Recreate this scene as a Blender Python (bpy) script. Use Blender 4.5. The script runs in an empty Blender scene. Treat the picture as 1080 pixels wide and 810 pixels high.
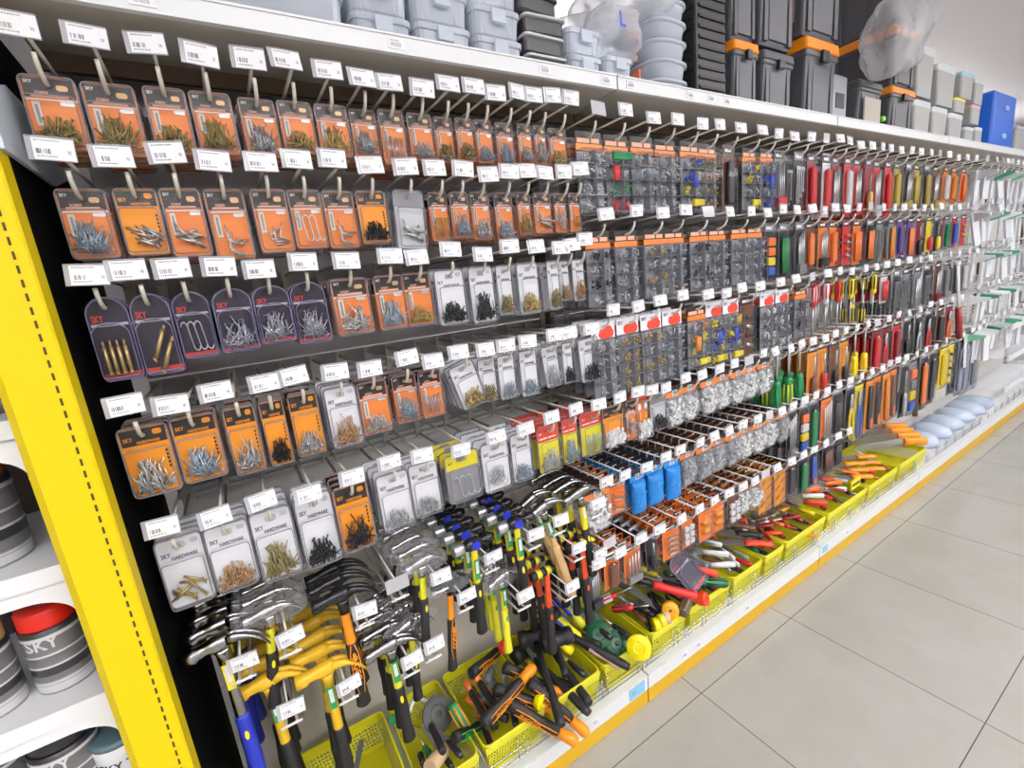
import bpy, math, random
from mathutils import Matrix, Vector
PI=math.pi
F_PX=483.336
CAM_R=(0.534805,-0.215420,-0.107439)
CAM_C=(-1.18849,-0.89592,1.52430)
LAMP_E=26.
EXPO=0.
BAY1=[
('A', 0, 'orange', 'screws', 'o', -1.351, -0.009, 1.955, 0.067, -0.022, 0.108, 0, 0.006),
('A', 1, 'orange', 'nails', 'o', -1.278, -0.003, 1.955, 0.07, -0.023, 0.112, 0, 0.003),
('A', 2, 'orange', 'screws', 'o', -1.201, -0.006, 1.955, 0.06, -0.031, 0.107, 0, 0.004),
('A', 3, 'orange', 'nails', 'o', -1.134, -0.001, 1.955, 0.065, -0.036, 0.104, 0, -0.002),
('A', 4, 'orange', 'nails', 's', -1.059, -0.003, 1.955, 0.069, -0.031, 0.103, 0, 0.002),
('A', 5, 'orange', 'screws', 'b', -0.994, -0.007, 1.955, 0.062, -0.04, 0.091, 0, 0.009),
('A', 6, 'orange', 'nails', 'b', -0.926, -0.003, 1.955, 0.066, -0.03, 0.099, 0, 0.001),
('A', 7, 'orange', 'nails', 's', -0.86, -0.005, 1.955, 0.057, -0.049, 0.089, 0, -0.005),
('A', 8, 'orange', 'long', 's', -0.801, -0.009, 1.955, 0.062, -0.026, 0.11, 0, -0.007),
('A', 9, 'orange', 'fine', 's', -0.736, -0.003, 1.955, 0.064, -0.038, 0.099, 0, -0.01),
('A', 10, 'orange', 'screws', 'o', -0.675, -0.002, 1.955, 0.063, -0.037, 0.099, 0, 0.006),
('A', 11, 'orange', 'screws', 'o', -0.625, 0.011, 1.955, 0.046, -0.051, 0.091, 0, 0.008),
('A', 12, 'orange', 'fine', 'g', -0.574, 0.016, 1.955, 0.058, -0.051, 0.098, 0, 0.0),
('A', 13, 'orange', 'nails', 'g', -0.509, 0.015, 1.955, 0.059, -0.034, 0.107, 0, 0.009),
('A', 14, 'orange', 'screws', 's', -0.454, 0.004, 1.955, 0.053, -0.046, 0.092, 0, 0.007),
('A', 15, 'orange', 'nails', 's', -0.407, 0.015, 1.955, 0.04, -0.046, 0.087, 0, 0.013),
('A', 16, 'orange', 'screws', 'b', -0.344, 0.01, 1.955, 0.08, -0.041, 0.091, 0, 0.017),
('B', 0, 'orange', 'nails', 'g', -1.351, -0.007, 1.79, 0.065, -0.033, 0.112, 0, 0.004),
('B', 1, 'amber', 'bolts', 's', -1.278, -0.01, 1.79, 0.063, -0.028, 0.111, 0, -0.003),
('B', 2, 'orange', 'bolts', 's', -1.214, -0.002, 1.79, 0.07, -0.025, 0.118, 0, 0.006),
('B', 3, 'orange', 'ells', 's', -1.146, -0.005, 1.79, 0.07, -0.029, 0.128, 0, -0.004),
('B', 4, 'orange', 'ells', 's', -1.072, -0.004, 1.79, 0.076, -0.034, 0.119, 0, -0.003),
('B', 5, 'orange', 'hooks', 's', -1.007, -0.007, 1.79, 0.068, -0.032, 0.114, 0, 0.004),
('B', 6, 'orange', 'ells', 's', -0.94, -0.009, 1.79, 0.072, -0.029, 0.116, 0, 0.008),
('B', 7, 'amber', 'screws', 'k', -0.873, -0.003, 1.79, 0.073, -0.036, 0.11, 0, -0.001),
('B', 8, 'clear', 'bolts', 's', -0.788, -0.013, 1.79, 0.079, -0.027, 0.129, 0.05, -0.002),
('B', 9, 'orange', 'long', 'b', -0.714, -0.021, 1.79, 0.06, -0.036, 0.111, 0, -0.002),
('B', 10, 'orange', 'nails', 'g', -0.662, -0.003, 1.79, 0.058, -0.037, 0.107, 0, -0.002),
('B', 11, 'orange', 'screws', 's', -0.606, 0.006, 1.79, 0.056, -0.046, 0.114, 0, -0.018),
('B', 12, 'orange', 'screws', 'g', -0.534, -0.008, 1.79, 0.074, -0.034, 0.117, 0, -0.004),
('B', 13, 'orange', 'nails', 'b', -0.477, -0.013, 1.79, 0.042, -0.045, 0.107, 0, -0.001),
('B', 14, 'orange', 'bolts', 's', -0.417, -0.018, 1.79, 0.078, -0.053, 0.089, 0, -0.004),
('B', 15, 'orange', 'rings', 's', -0.352, -0.023, 1.79, 0.046, -0.052, 0.099, 0, 0.0),
('B', 16, 'orange', 'ells', 'b', -0.307, -0.012, 1.79, 0.044, -0.055, 0.103, 0, 0.009),
('C', 0, 'purple', 'anchors', 'b', -1.36, -0.0, 1.61, 0.059, -0.027, 0.144, 0, -0.002),
('C', 1, 'purple', 'sleeves', 'b', -1.3, -0.009, 1.61, 0.059, -0.029, 0.144, 0, 0.002),
('C', 2, 'purple', 'hooks', 's', -1.24, -0.008, 1.61, 0.069, -0.03, 0.122, 0, 0.0),
('C', 3, 'purple', 'nails', 's', -1.173, -0.006, 1.61, 0.067, -0.031, 0.121, 0, -0.002),
('C', 4, 'purple', 'nails', 's', -1.105, -0.011, 1.61, 0.066, -0.042, 0.114, 0, -0.011),
('C', 5, 'purple', 'nails', 's', -1.035, -0.003, 1.61, 0.075, -0.036, 0.126, 0, -0.003),
('C', 6, 'orange', 'nails', 's', -0.95, -0.006, 1.61, 0.078, -0.037, 0.121, 0, -0.006),
('C', 7, 'orange', 'nails', 'g', -0.864, -0.0, 1.61, 0.07, -0.034, 0.122, 0, -0.002),
('C', 8, 'orange', 'fine', 'b', -0.794, -0.011, 1.61, 0.067, -0.031, 0.123, 0, -0.008),
('C', 9, 'white', 'screws', 'k', -0.714, -0.007, 1.61, 0.083, -0.031, 0.134, 0, 0.004),
('C', 10, 'white', 'nails', 'k', -0.627, -0.012, 1.61, 0.081, -0.034, 0.142, 0, -0.013),
('C', 11, 'white', 'screws', 'o', -0.555, -0.007, 1.61, 0.046, -0.034, 0.129, 0, 0.003),
('C', 12, 'white', 'screws', 'b', -0.485, 0.003, 1.61, 0.083, -0.034, 0.136, 0, -0.001),
('C', 13, 'white', 'screws', 'o', -0.401, -0.002, 1.61, 0.065, -0.037, 0.135, 0, -0.008),
('C', 14, 'white', 'screws', 'c', -0.357, -0.007, 1.61, 0.034, -0.053, 0.105, 0, -0.002),
('C', 15, 'white', 'nails', 'c', -0.311, -0.008, 1.61, 0.049, -0.041, 0.117, 0, 0.01),
('D', 0, 'amber', 'nails', 's', -1.359, -0.003, 1.38, 0.082, -0.02, 0.134, 0, 0.019),
('D', 1, 'amber', 'nails', 'g', -1.282, -0.018, 1.38, 0.076, -0.036, 0.132, 0, -0.002),
('D', 2, 'amber', 'nails', 's', -1.205, -0.027, 1.38, 0.081, -0.029, 0.141, 0, 0.007),
('D', 3, 'amber', 'screws', 'k', -1.147, -0.003, 1.38, 0.044, -0.012, 0.14, 0, 0.007),
('D', 4, 'amber', 'screws', 's', -1.086, -0.011, 1.38, 0.069, -0.032, 0.138, 0, 0.011),
('D', 5, 'white', 'nails', 'c', -1.01, -0.008, 1.38, 0.077, -0.031, 0.138, 0, 0.004),
('D', 6, 'orange', 'fine', 's', -0.94, -0.007, 1.38, 0.074, -0.038, 0.123, 0, -0.003),
('D', 7, 'orange', 'nails', 'g', -0.862, 0.0, 1.38, 0.077, -0.038, 0.105, 0, 0.007),
('D', 8, 'orange', 'long', 'g', -0.8, -0.002, 1.38, 0.058, -0.062, 0.097, 0, -0.017),
('D', 9, 'white', 'screws', 'b', -0.711, -0.024, 1.38, 0.084, -0.051, 0.12, -0.26, -0.002),
('D', 10, 'white', 'screws', 'o', -0.637, -0.032, 1.38, 0.064, -0.052, 0.116, 0, -0.008),
('D', 11, 'white', 'fine', 'g', -0.582, -0.021, 1.38, 0.065, -0.048, 0.121, 0, -0.007),
('D', 12, 'white', 'fine', 'g', -0.511, -0.025, 1.38, 0.056, -0.045, 0.129, 0, -0.007),
('D', 13, 'white', 'nails', 's', -0.432, -0.017, 1.38, 0.093, -0.048, 0.122, -0.1, -0.003),
('D', 14, 'white', 'screws', 'k', -0.374, -0.033, 1.38, 0.035, -0.049, 0.121, 0, -0.004),
('D', 15, 'white', 'screws', 'k', -0.293, -0.066, 1.38, 0.103, -0.036, 0.133, -0.05, -0.005),
('E', 0, 'white', 'bolts', 'b', -1.355, -0.006, 1.15, 0.083, -0.01, 0.15, 0, 0.012),
('E', 1, 'white', 'screws', 'c', -1.275, -0.005, 1.15, 0.077, -0.021, 0.145, 0, 0.002),
('E', 2, 'white', 'nails', 'o', -1.194, -0.006, 1.15, 0.085, -0.019, 0.161, 0, 0.007),
('E', 3, 'white', 'screws', 'k', -1.108, -0.008, 1.15, 0.084, -0.022, 0.173, 0, -0.008),
('E', 4, 'amber', 'nails', 'k', -1.028, 0.003, 1.15, 0.089, -0.027, 0.161, 0, 0.001),
('E', 5, 'white', 'fine', 's', -0.93, -0.01, 1.15, 0.085, -0.034, 0.146, 0, 0.01),
('E', 6, 'white', 'fine', 's', -0.849, -0.013, 1.15, 0.075, -0.04, 0.142, 0, 0.003),
('E', 7, 'yellowhead', 'hooks', 's', -0.746, -0.017, 1.15, 0.117, -0.061, 0.13, 0, -0.014),
('E', 8, 'white', 'rings', 's', -0.647, -0.014, 1.15, 0.093, -0.053, 0.14, 0, -0.005),
('E', 9, 'white', 'fine', 'g', -0.559, -0.011, 1.15, 0.066, -0.058, 0.144, 0, -0.008),
('E', 10, 'springs', 'nails', 's', -0.468, -0.014, 1.15, 0.121, -0.046, 0.142, 0, 0.003),
('E', 11, 'springs', 'nails', 'g', -0.388, -0.007, 1.15, 0.057, -0.067, 0.121, 0, 0.006),
('E', 12, 'springs', 'long', 'g', -0.296, -0.012, 1.15, 0.13, -0.053, 0.141, 0, 0.0),
('E', 13, 'amber', 'clips', 'w', -0.158, -0.064, 1.15, 0.148, -0.055, 0.131, 0, 0.002),
('E', 14, 'orange', 'rings', 's', -0.065, -0.079, 1.15, 0.05, -0.061, 0.123, 0, 0.003),
('E', 15, 'toys', 'clips', 'w', 0.013, -0.094, 1.15, 0.11, -0.076, 0.152, 0, -0.005),
('E', 16, 'clear', 'screws', 'k', 0.11, -0.125, 1.15, 0.081, -0.091, 0.099, 0, -0.032)]
rnd=random.Random(11)
SC=bpy.context.scene
COL=SC.collection
# ------------------------------------------------------------------ materials
MATS={}
def mat(name,c,rough=.5,metal=0.,spec=.5,noise=0.,nscale=30.,emit=0.,coat=0.,bump=0.):
    if name in MATS: return MATS[name]
    m=bpy.data.materials.new(name); m.use_nodes=True; nt=m.node_tree; b=nt.nodes['Principled BSDF']
    b.inputs['Base Color'].default_value=(*c,1); b.inputs['Roughness'].default_value=rough; b.inputs['Metallic'].default_value=metal
    b.inputs['Specular IOR Level'].default_value=spec; b.inputs['Coat Weight'].default_value=coat
    if noise or bump:
        tc=nt.nodes.new('ShaderNodeTexCoord'); n=nt.nodes.new('ShaderNodeTexNoise'); n.inputs['Scale'].default_value=nscale; n.inputs['Detail'].default_value=4
        nt.links.new(tc.outputs['Object'],n.inputs['Vector'])
        if noise:
            mx=nt.nodes.new('ShaderNodeMix'); mx.data_type='RGBA'
            mx.inputs[6].default_value=(*[max(0,x*(1-noise)) for x in c],1); mx.inputs[7].default_value=(*[min(1,x*(1+noise)) for x in c],1)
            nt.links.new(n.outputs['Fac'],mx.inputs[0]); nt.links.new(mx.outputs[2],b.inputs['Base Color'])
        if bump:
            bp=nt.nodes.new('ShaderNodeBump'); bp.inputs['Strength'].default_value=bump; bp.inputs['Distance'].default_value=.002
            nt.links.new(n.outputs['Fac'],bp.inputs['Height']); nt.links.new(bp.outputs['Normal'],b.inputs['Normal'])
    MATS[name]=m; return m
def clear(name,c=(1,1,1),alpha=.85,rough=.08,body=(.8,.8,.85),bump=0.,nscale=60):
    """clear plastic: mostly see-through, a thin milky body and a glossy skin"""
    if name in MATS: return MATS[name]
    m=bpy.data.materials.new(name); m.use_nodes=True; nt=m.node_tree; nt.nodes.clear()
    o=nt.nodes.new('ShaderNodeOutputMaterial'); t=nt.nodes.new('ShaderNodeBsdfTransparent'); t.inputs[0].default_value=(*c,1)
    b=nt.nodes.new('ShaderNodeBsdfPrincipled'); b.inputs['Base Color'].default_value=(*body,1); b.inputs['Roughness'].default_value=rough
    lw=nt.nodes.new('ShaderNodeLayerWeight'); lw.inputs['Blend'].default_value=.35
    mr=nt.nodes.new('ShaderNodeMapRange'); mr.inputs['To Min'].default_value=1-alpha; mr.inputs['To Max'].default_value=min(1,1-alpha+.45)
    nt.links.new(lw.outputs['Facing'],mr.inputs['Value'])
    mx=nt.nodes.new('ShaderNodeMixShader'); nt.links.new(mr.outputs[0],mx.inputs[0]); nt.links.new(t.outputs[0],mx.inputs[1]); nt.links.new(b.outputs[0],mx.inputs[2]); nt.links.new(mx.outputs[0],o.inputs[0])
    if bump:
        tc=nt.nodes.new('ShaderNodeTexCoord'); n=nt.nodes.new('ShaderNodeTexNoise'); n.inputs['Scale'].default_value=nscale; n.inputs['Detail'].default_value=3
        nt.links.new(tc.outputs['Object'],n.inputs['Vector'])
        bp=nt.nodes.new('ShaderNodeBump'); bp.inputs['Strength'].default_value=bump; bp.inputs['Distance'].default_value=.006
        nt.links.new(n.outputs['Fac'],bp.inputs['Height']); nt.links.new(bp.outputs['Normal'],b.inputs['Normal']); nt.links.new(bp.outputs['Normal'],lw.inputs['Normal'])
    MATS[name]=m; return m
def label_paper(name):
    """white price paper: a line of small type on top, a bar code at lower left"""
    m=bpy.data.materials.new(name); m.use_nodes=True; nt=m.node_tree; L=nt.links; b=nt.nodes['Principled BSDF']
    b.inputs['Roughness'].default_value=.45
    tc=nt.nodes.new('ShaderNodeTexCoord'); sp=nt.nodes.new('ShaderNodeSeparateXYZ'); L.new(tc.outputs['Generated'],sp.inputs[0])
    def M(op,a,bv,c=None):
        n=nt.nodes.new('ShaderNodeMath'); n.operation=op
        for i,v in enumerate((a,bv,c)):
            if v is None: continue
            if isinstance(v,(int,float)): n.inputs[i].default_value=v
            else: L.new(v,n.inputs[i])
        return n.outputs[0]
    X,Z=sp.outputs[0],sp.outputs[2]
    def band(v,lo,hi): return M('MULTIPLY',M('GREATER_THAN',v,lo),M('LESS_THAN',v,hi))
    oi=nt.nodes.new('ShaderNodeObjectInfo')
    def noise(sx,sz):
        cb=nt.nodes.new('ShaderNodeCombineXYZ'); L.new(M('MULTIPLY',X,sx),cb.inputs[0]); L.new(M('ADD',M('MULTIPLY',Z,sz),M('MULTIPLY',oi.outputs['Random'],50)),cb.inputs[1])
        n=nt.nodes.new('ShaderNodeTexNoise'); n.inputs['Scale'].default_value=1; n.inputs['Detail'].default_value=0; L.new(cb.outputs[0],n.inputs[0]); return n.outputs[0]
    bars=M('MULTIPLY',M('GREATER_THAN',noise(70,0.01),.5),M('MULTIPLY',band(X,.18,.48),band(Z,.26,.47)))
    line1=M('MULTIPLY',M('GREATER_THAN',noise(60,40),.48),M('MULTIPLY',band(X,.18,.7),band(Z,.78,.84)))
    line2=M('MULTIPLY',M('GREATER_THAN',noise(60,40),.5),M('MULTIPLY',band(X,.18,.6),band(Z,.13,.2)))
    line3=M('MULTIPLY',M('GREATER_THAN',noise(60,40),.5),M('MULTIPLY',band(X,.82,.9),band(Z,.3,.45)))
    s=M('MINIMUM',M('ADD',M('ADD',bars,line1),M('ADD',line2,line3)),1)
    mx=nt.nodes.new('ShaderNodeMix'); mx.data_type='RGBA'; mx.inputs[6].default_value=(.84,.85,.88,1); mx.inputs[7].default_value=(.12,.12,.15,1)
    L.new(s,mx.inputs[0]); L.new(mx.outputs[2],b.inputs['Base Color'])
    MATS[name]=m; return m
def perforated(name,c,sx,sz,hole=.3):
    """moulded plastic with rows of small through holes"""
    m=bpy.data.materials.new(name); m.use_nodes=True; nt=m.node_tree; L=nt.links; b=nt.nodes['Principled BSDF']
    b.inputs['Base Color'].default_value=(*c,1); b.inputs['Roughness'].default_value=.4
    tc=nt.nodes.new('ShaderNodeTexCoord'); sp=nt.nodes.new('ShaderNodeSeparateXYZ'); L.new(tc.outputs['Object'],sp.inputs[0])
    def M(op,a,bv):
        n=nt.nodes.new('ShaderNodeMath'); n.operation=op
        for i,v in enumerate((a,bv)):
            if isinstance(v,(int,float)): n.inputs[i].default_value=v
            else: L.new(v,n.inputs[i])
        return n.outputs[0]
    u=M('ADD',sp.outputs[0],sp.outputs[1]); 
    fu=M('ABSOLUTE',M('SUBTRACT',M('FRACT',M('MULTIPLY',u,1/sx),0),.5),0); fv=M('ABSOLUTE',M('SUBTRACT',M('FRACT',M('MULTIPLY',sp.outputs[2],1/sz),0),.5),0)
    h=M('MULTIPLY',M('LESS_THAN',fu,hole),M('LESS_THAN',fv,hole))
    inz=M('MULTIPLY',M('GREATER_THAN',sp.outputs[2],.012),M('LESS_THAN',sp.outputs[2],.083))
    h=M('MULTIPLY',h,inz)
    t=nt.nodes.new('ShaderNodeBsdfTransparent'); mx=nt.nodes.new('ShaderNodeMixShader'); L.new(h,mx.inputs[0]); L.new(b.outputs[0],mx.inputs[1]); L.new(t.outputs[0],mx.inputs[2])
    L.new(mx.outputs[0],nt.nodes['Material Output'].inputs[0]); MATS[name]=m; return m
# ------------------------------------------------------------------ mesh builder
def rrect(w,h,r,cx=0,cz=0,n=4):
    out=[]
    for (sx,sz,a0) in ((1,1,0),(-1,1,PI/2),(-1,-1,PI),(1,-1,1.5*PI)):
        for k in range(n+1):
            a=a0+k*PI/2/n; out.append((cx+sx*(w/2-r)+r*math.cos(a),cz+sz*(h/2-r)+r*math.sin(a)))
    return out
class MB:
    def __init__(s): s.v=[];s.f=[];s.m=[];s.s=[];s.T=None
    def V(s,p):
        p=Vector(p)
        if s.T is not None: p=s.T@p
        s.v.append(p); return len(s.v)-1
    def F(s,idx,mi=0,sm=False): s.f.append(tuple(idx)); s.m.append(mi); s.s.append(sm)
    def box(s,c,d,mi=0,R=None,taper=1.):
        i=len(s.v)
        for z in (-1,1):
            k=1 if z>0 else taper
            for x,y in ((-1,-1),(1,-1),(1,1),(-1,1)):
                p=Vector((x*d[0]/2*k,y*d[1]/2*k,z*d[2]/2))
                if R is not None: p=R@p
                s.V(Vector(c)+p)
        for q in ((3,2,1,0),(4,5,6,7),(0,1,5,4),(1,2,6,5),(2,3,7,6),(3,0,4,7)): s.F([i+k for k in q],mi)
    def rbox(s,c,d,b,mi=0,smooth=False):
        """box with bevelled vertical and horizontal edges"""
        x,y,z=[k/2 for k in d]; i=len(s.v); cols=[]
        for (zz,ins) in ((-z,b),(-z+b,0),(z-b,0),(z,b)):
            ring=[]
            for (px,pz) in rrect(2*(x-ins),2*(y-ins),max(b-ins,b*.3),n=2): ring.append(s.V((c[0]+px,c[1]+pz,c[2]+zz)))
            cols.append(ring)
        n=len(cols[0])
        for a,bb in zip(cols,cols[1:]):
            for k in range(n): s.F((a[k],a[(k+1)%n],bb[(k+1)%n],bb[k]),mi,smooth)
        s.F(cols[0][::-1],mi); s.F(cols[-1],mi)
    def prism(s,o,y0,y1,mi=0,mf=None):
        n=len(o); a=[s.V((x,y0,z)) for x,z in o]; b=[s.V((x,y1,z)) for x,z in o]
        s.F(a[::1],mi if mf is None else mf); s.F(b[::-1],mi)
        for k in range(n): s.F((a[(k+1)%n],a[k],b[k],b[(k+1)%n]),mi)
    def loft(s,rings,mi=0,cap0=False,cap1=True,smooth=False):
        R=[[s.V(p) for p in r] for r in rings]; n=len(R[0])
        for a,b in zip(R,R[1:]):
            for k in range(n): s.F((a[k],a[(k+1)%n],b[(k+1)%n],b[k]),mi,smooth)
        if cap0: s.F(R[0][::-1],mi)
        if cap1: s.F(R[-1],mi)
    def tube(s,pts,r,n=6,mi=0,closed=False,cap=True):
        pts=[Vector(p) for p in pts]; N=len(pts); rings=[]; up=None
        for i,p in enumerate(pts):
            if closed: d=pts[(i+1)%N]-pts[i-1]
            else: d=pts[min(i+1,N-1)]-pts[max(i-1,0)]
            d.normalize()
            if up is None:
                up=Vector((0,0,1)) if abs(d.z)<.9 else Vector((1,0,0))
            a=up-d*up.dot(d)
            if a.length<1e-6: a=Vector((1,0,0))-d*d.x
            a.normalize(); up=a; b=d.cross(a)
            rr=r[i] if isinstance(r,(list,tuple)) else r
            rings.append([s.V(p+a*rr*math.cos(2*PI*k/n)+b*rr*math.sin(2*PI*k/n)) for k in range(n)])
        for i in range(N if closed else N-1):
            a,b=rings[i],rings[(i+1)%N]
            for k in range(n): s.F((a[k],a[(k+1)%n],b[(k+1)%n],b[k]),mi,True)
        if cap and not closed: s.F(rings[0][::-1],mi); s.F(rings[-1],mi)
    def sweep(s,secs,n=10,mi=0,axis='x',pw=1.):
        """secs: (along, offset_y, offset_z, ry, rz) elliptical sections along an axis"""
        rings=[]
        for q in secs:
            u,oy,oz,ry,rz=q[:5]; r=[]
            for k in range(n):
                ca,sa=math.cos(2*PI*k/n),math.sin(2*PI*k/n)
                ca=math.copysign(abs(ca)**pw,ca); sa=math.copysign(abs(sa)**pw,sa)
                if axis=='x': p=(u,oy+ry*ca,oz+rz*sa)
                elif axis=='z': p=(oy+ry*ca,oz+rz*sa,u)
                else: p=(oy+ry*ca,u,oz+rz*sa)
                r.append(s.V(p))
            rings.append(r)
        for a,b in zip(rings,rings[1:]):
            for k in range(n): s.F((a[k],a[(k+1)%n],b[(k+1)%n],b[k]),mi,True)
        s.F(rings[0][::-1],mi); s.F(rings[-1],mi)
    def lathe(s,prof,n=20,mi=0,mis=None,cap=True):
        """(r,z) profile about the z axis"""
        rings=[[s.V((r*math.cos(2*PI*k/n),r*math.sin(2*PI*k/n),z)) for k in range(n)] for r,z in prof]
        for i,(a,b) in enumerate(zip(rings,rings[1:])):
            for k in range(n): s.F((a[k],a[(k+1)%n],b[(k+1)%n],b[k]),mis[i] if mis else mi,True)
        if cap: s.F(rings[0][::-1],mis[0] if mis else mi); s.F(rings[-1],mis[-1] if mis else mi)
    def add(s,vs,fs,mi=0,off=(0,0,0)):
        i=len(s.v)
        for p in vs: s.V(Vector(p)+Vector(off))
        for f in fs: s.F([i+k for k in f],mi)
    def mesh(s,name,mats):
        me=bpy.data.meshes.new(name); me.from_pydata([tuple(p) for p in s.v],[],s.f)
        for m in mats: me.materials.append(m)
        me.polygons.foreach_set('material_index',s.m); me.polygons.foreach_set('use_smooth',s.s); me.update()
        return me
TXT={}
def text_geo(t,size):
    if t not in TXT:
        cu=bpy.data.curves.new('lettering','FONT'); cu.body=t; cu.resolution_u=2; cu.offset=.022; o=bpy.data.objects.new('lettering',cu); COL.objects.link(o)
        bpy.context.view_layer.update(); me=bpy.data.meshes.new_from_object(o.evaluated_get(bpy.context.evaluated_depsgraph_get()))
        TXT[t]=([tuple(v.co) for v in me.vertices],[tuple(p.vertices) for p in me.polygons])
        bpy.data.objects.remove(o); bpy.data.curves.remove(cu); bpy.data.meshes.remove(me)
    vs,fs=TXT[t]; return [(x*size,0,y*size) for x,y,z in vs],fs
# ------------------------------------------------------------------ objects
def link(name,data,parent=None): 
    o=bpy.data.objects.new(name,data); COL.objects.link(o)
    if parent is not None: o.parent=parent
    return o
def tag(o,label,cat,group=None):
    o['label']=label; o['category']=cat
    if group: o['group']=group
    return o
def thing(name,label,cat,loc=(0,0,0),rot=(0,0,0),group=None,scale=(1,1,1)):
    o=link(name,None); o.empty_display_size=.02; o.location=loc; o.rotation_euler=rot; o.scale=scale
    return tag(o,label,cat,group)
def solo(name,me,label,cat,loc=(0,0,0),rot=(0,0,0),group=None,scale=(1,1,1)):
    o=link(name,me); o.location=loc; o.rotation_euler=rot; o.scale=scale; return tag(o,label,cat,group)
def struct(name,me,loc=(0,0,0)):
    o=link(name,me); o.location=loc; o['kind']='structure'; return o
ORD="first second third fourth fifth sixth seventh eighth ninth tenth eleventh twelfth thirteenth fourteenth fifteenth sixteenth seventeenth eighteenth nineteenth twentieth".split()
TENS={2:'twenty',3:'thirty',4:'forty',5:'fifty',6:'sixty'}
def nth(i):
    if i<20: return ORD[i]
    t,u=divmod(i+1,10)
    return {2:'twentieth',3:'thirtieth',4:'fortieth',5:'fiftieth',6:'sixtieth'}[t] if u==0 else TENS[t]+'-'+ORD[u-1]
# shared materials
steel=mat('zinc_plated_steel',(.62,.64,.66),.3,.85,noise=.15)
brass=mat('yellow_zinc_steel',(.55,.42,.16),.35,.75,noise=.2)
olive=mat('antique_brass_steel',(.36,.3,.12),.4,.6,noise=.25)
copper=mat('copper_coloured_steel',(.55,.34,.18),.4,.6,noise=.2)
bluest=mat('blue_zinc_steel',(.42,.52,.62),.3,.7,noise=.2)
blackst=mat('black_oxide_steel',(.02,.02,.022),.4,.4,noise=.2)
white_pl=mat('white_nylon',(.85,.87,.88),.5)
wire_m=mat('coated_peg_wire',(.66,.63,.55),.35,.1)
wire_w=mat('white_peg_wire',(.85,.85,.84),.3,.1)
black_m=mat('black_plastic',(.012,.012,.014),.38)
rubber=mat('black_rubber_grip',(.012,.012,.013),.6,noise=.3,nscale=200)
amber=mat('amber_card',(.86,.30,.008),.4,noise=.06,nscale=12)
orange=mat('orange_card',(.80,.225,.04),.38,noise=.06,nscale=12)
white_card=mat('white_card',(.86,.87,.93),.45,noise=.03,nscale=12)
salmon=mat('salmon_print',(.85,.45,.3),.5)
cream=mat('cream_sticker',(.78,.76,.68),.5)
header_bk=mat('black_header_print',(.018,.014,.013),.35)
ink=mat('dark_ink',(.03,.03,.04),.5)
redp=mat('red_print',(.75,.06,.03),.4)
yellowp=mat('yellow_print',(.85,.72,.02),.4)
dark_card=mat('charcoal_card',(.025,.02,.022),.35)
grey_card=mat('grey_card',(.3,.3,.33),.5)
silverp=mat('silver_foil',(.75,.74,.74),.25,.5)
shell_c=clear('clear_blister',alpha=.96,rough=.06,body=(.1,.1,.11))
rim_c=clear('clear_blister_rim',alpha=.4,rough=.06,body=(.34,.34,.38))
shell_p=clear('tinted_clamshell',(.9,.89,.96),alpha=.94,rough=.06,body=(.1,.095,.16))
rim_p=clear('tinted_clamshell_rim',(.6,.58,.75),alpha=.35,rough=.06,body=(.3,.29,.45))
film=clear('clear_bag_film',alpha=.9,rough=.05,body=(.55,.56,.6),bump=.8)
box_c=clear('milky_clear_plastic',(.95,.97,1.),alpha=.5,rough=.1,body=(.82,.89,1.))
PAPER=label_paper('price_label_paper')
ME={}
def cached(key,fn):
    if key not in ME: ME[key]=fn()
    return ME[key]
# ------------------------------------------------------------------ room
def floor_mat():
    m=bpy.data.materials.new('polished_floor_tile'); m.use_nodes=True; nt=m.node_tree; L=nt.links; b=nt.nodes['Principled BSDF']
    tc=nt.nodes.new('ShaderNodeTexCoord'); br=nt.nodes.new('ShaderNodeTexBrick'); br.offset=0; br.squash=1
    br.inputs['Scale'].default_value=1; br.inputs['Brick Width'].default_value=.6; br.inputs['Row Height'].default_value=.6; br.inputs['Mortar Size'].default_value=.0016; br.inputs['Mortar Smooth'].default_value=.1
    br.inputs['Color1'].default_value=(.40,.397,.37,1); br.inputs['Color2'].default_value=(.39,.385,.358,1); br.inputs['Mortar'].default_value=(.1,.095,.085,1)
    L.new(tc.outputs['Object'],br.inputs['Vector'])
    n=nt.nodes.new('ShaderNodeTexNoise'); n.inputs['Scale'].default_value=3; n.inputs['Detail'].default_value=8; n.inputs['Roughness'].default_value=.65; L.new(tc.outputs['Object'],n.inputs[0])
    r=nt.nodes.new('ShaderNodeValToRGB'); r.color_ramp.elements[0].position=.3; r.color_ramp.elements[0].color=(.9,.89,.86,1); r.color_ramp.elements[1].position=.62; r.color_ramp.elements[1].color=(1,1,1,1); L.new(n.outputs[0],r.inputs[0])
    mx=nt.nodes.new('ShaderNodeMix'); mx.data_type='RGBA'; mx.blend_type='MULTIPLY'; mx.inputs[0].default_value=1; L.new(br.outputs[0],mx.inputs[6]); L.new(r.outputs[0],mx.inputs[7]); L.new(mx.outputs[2],b.inputs['Base Color'])
    n2=nt.nodes.new('ShaderNodeTexNoise'); n2.inputs['Scale'].default_value=6; n2.inputs['Detail'].default_value=5; L.new(tc.outputs['Object'],n2.inputs[0])
    mr=nt.nodes.new('ShaderNodeMapRange'); mr.inputs['To Min'].default_value=.07; mr.inputs['To Max'].default_value=.24; L.new(n2.outputs[0],mr.inputs[0]); L.new(mr.outputs[0],b.inputs['Roughness'])
    return m
X0,X1,YB,YF,ZC=-5.4,15.6,9.,-6.5,3.5
wall_m=mat('lavender_grey_paint',(.66,.63,.67),.8,noise=.03,nscale=2)
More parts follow.
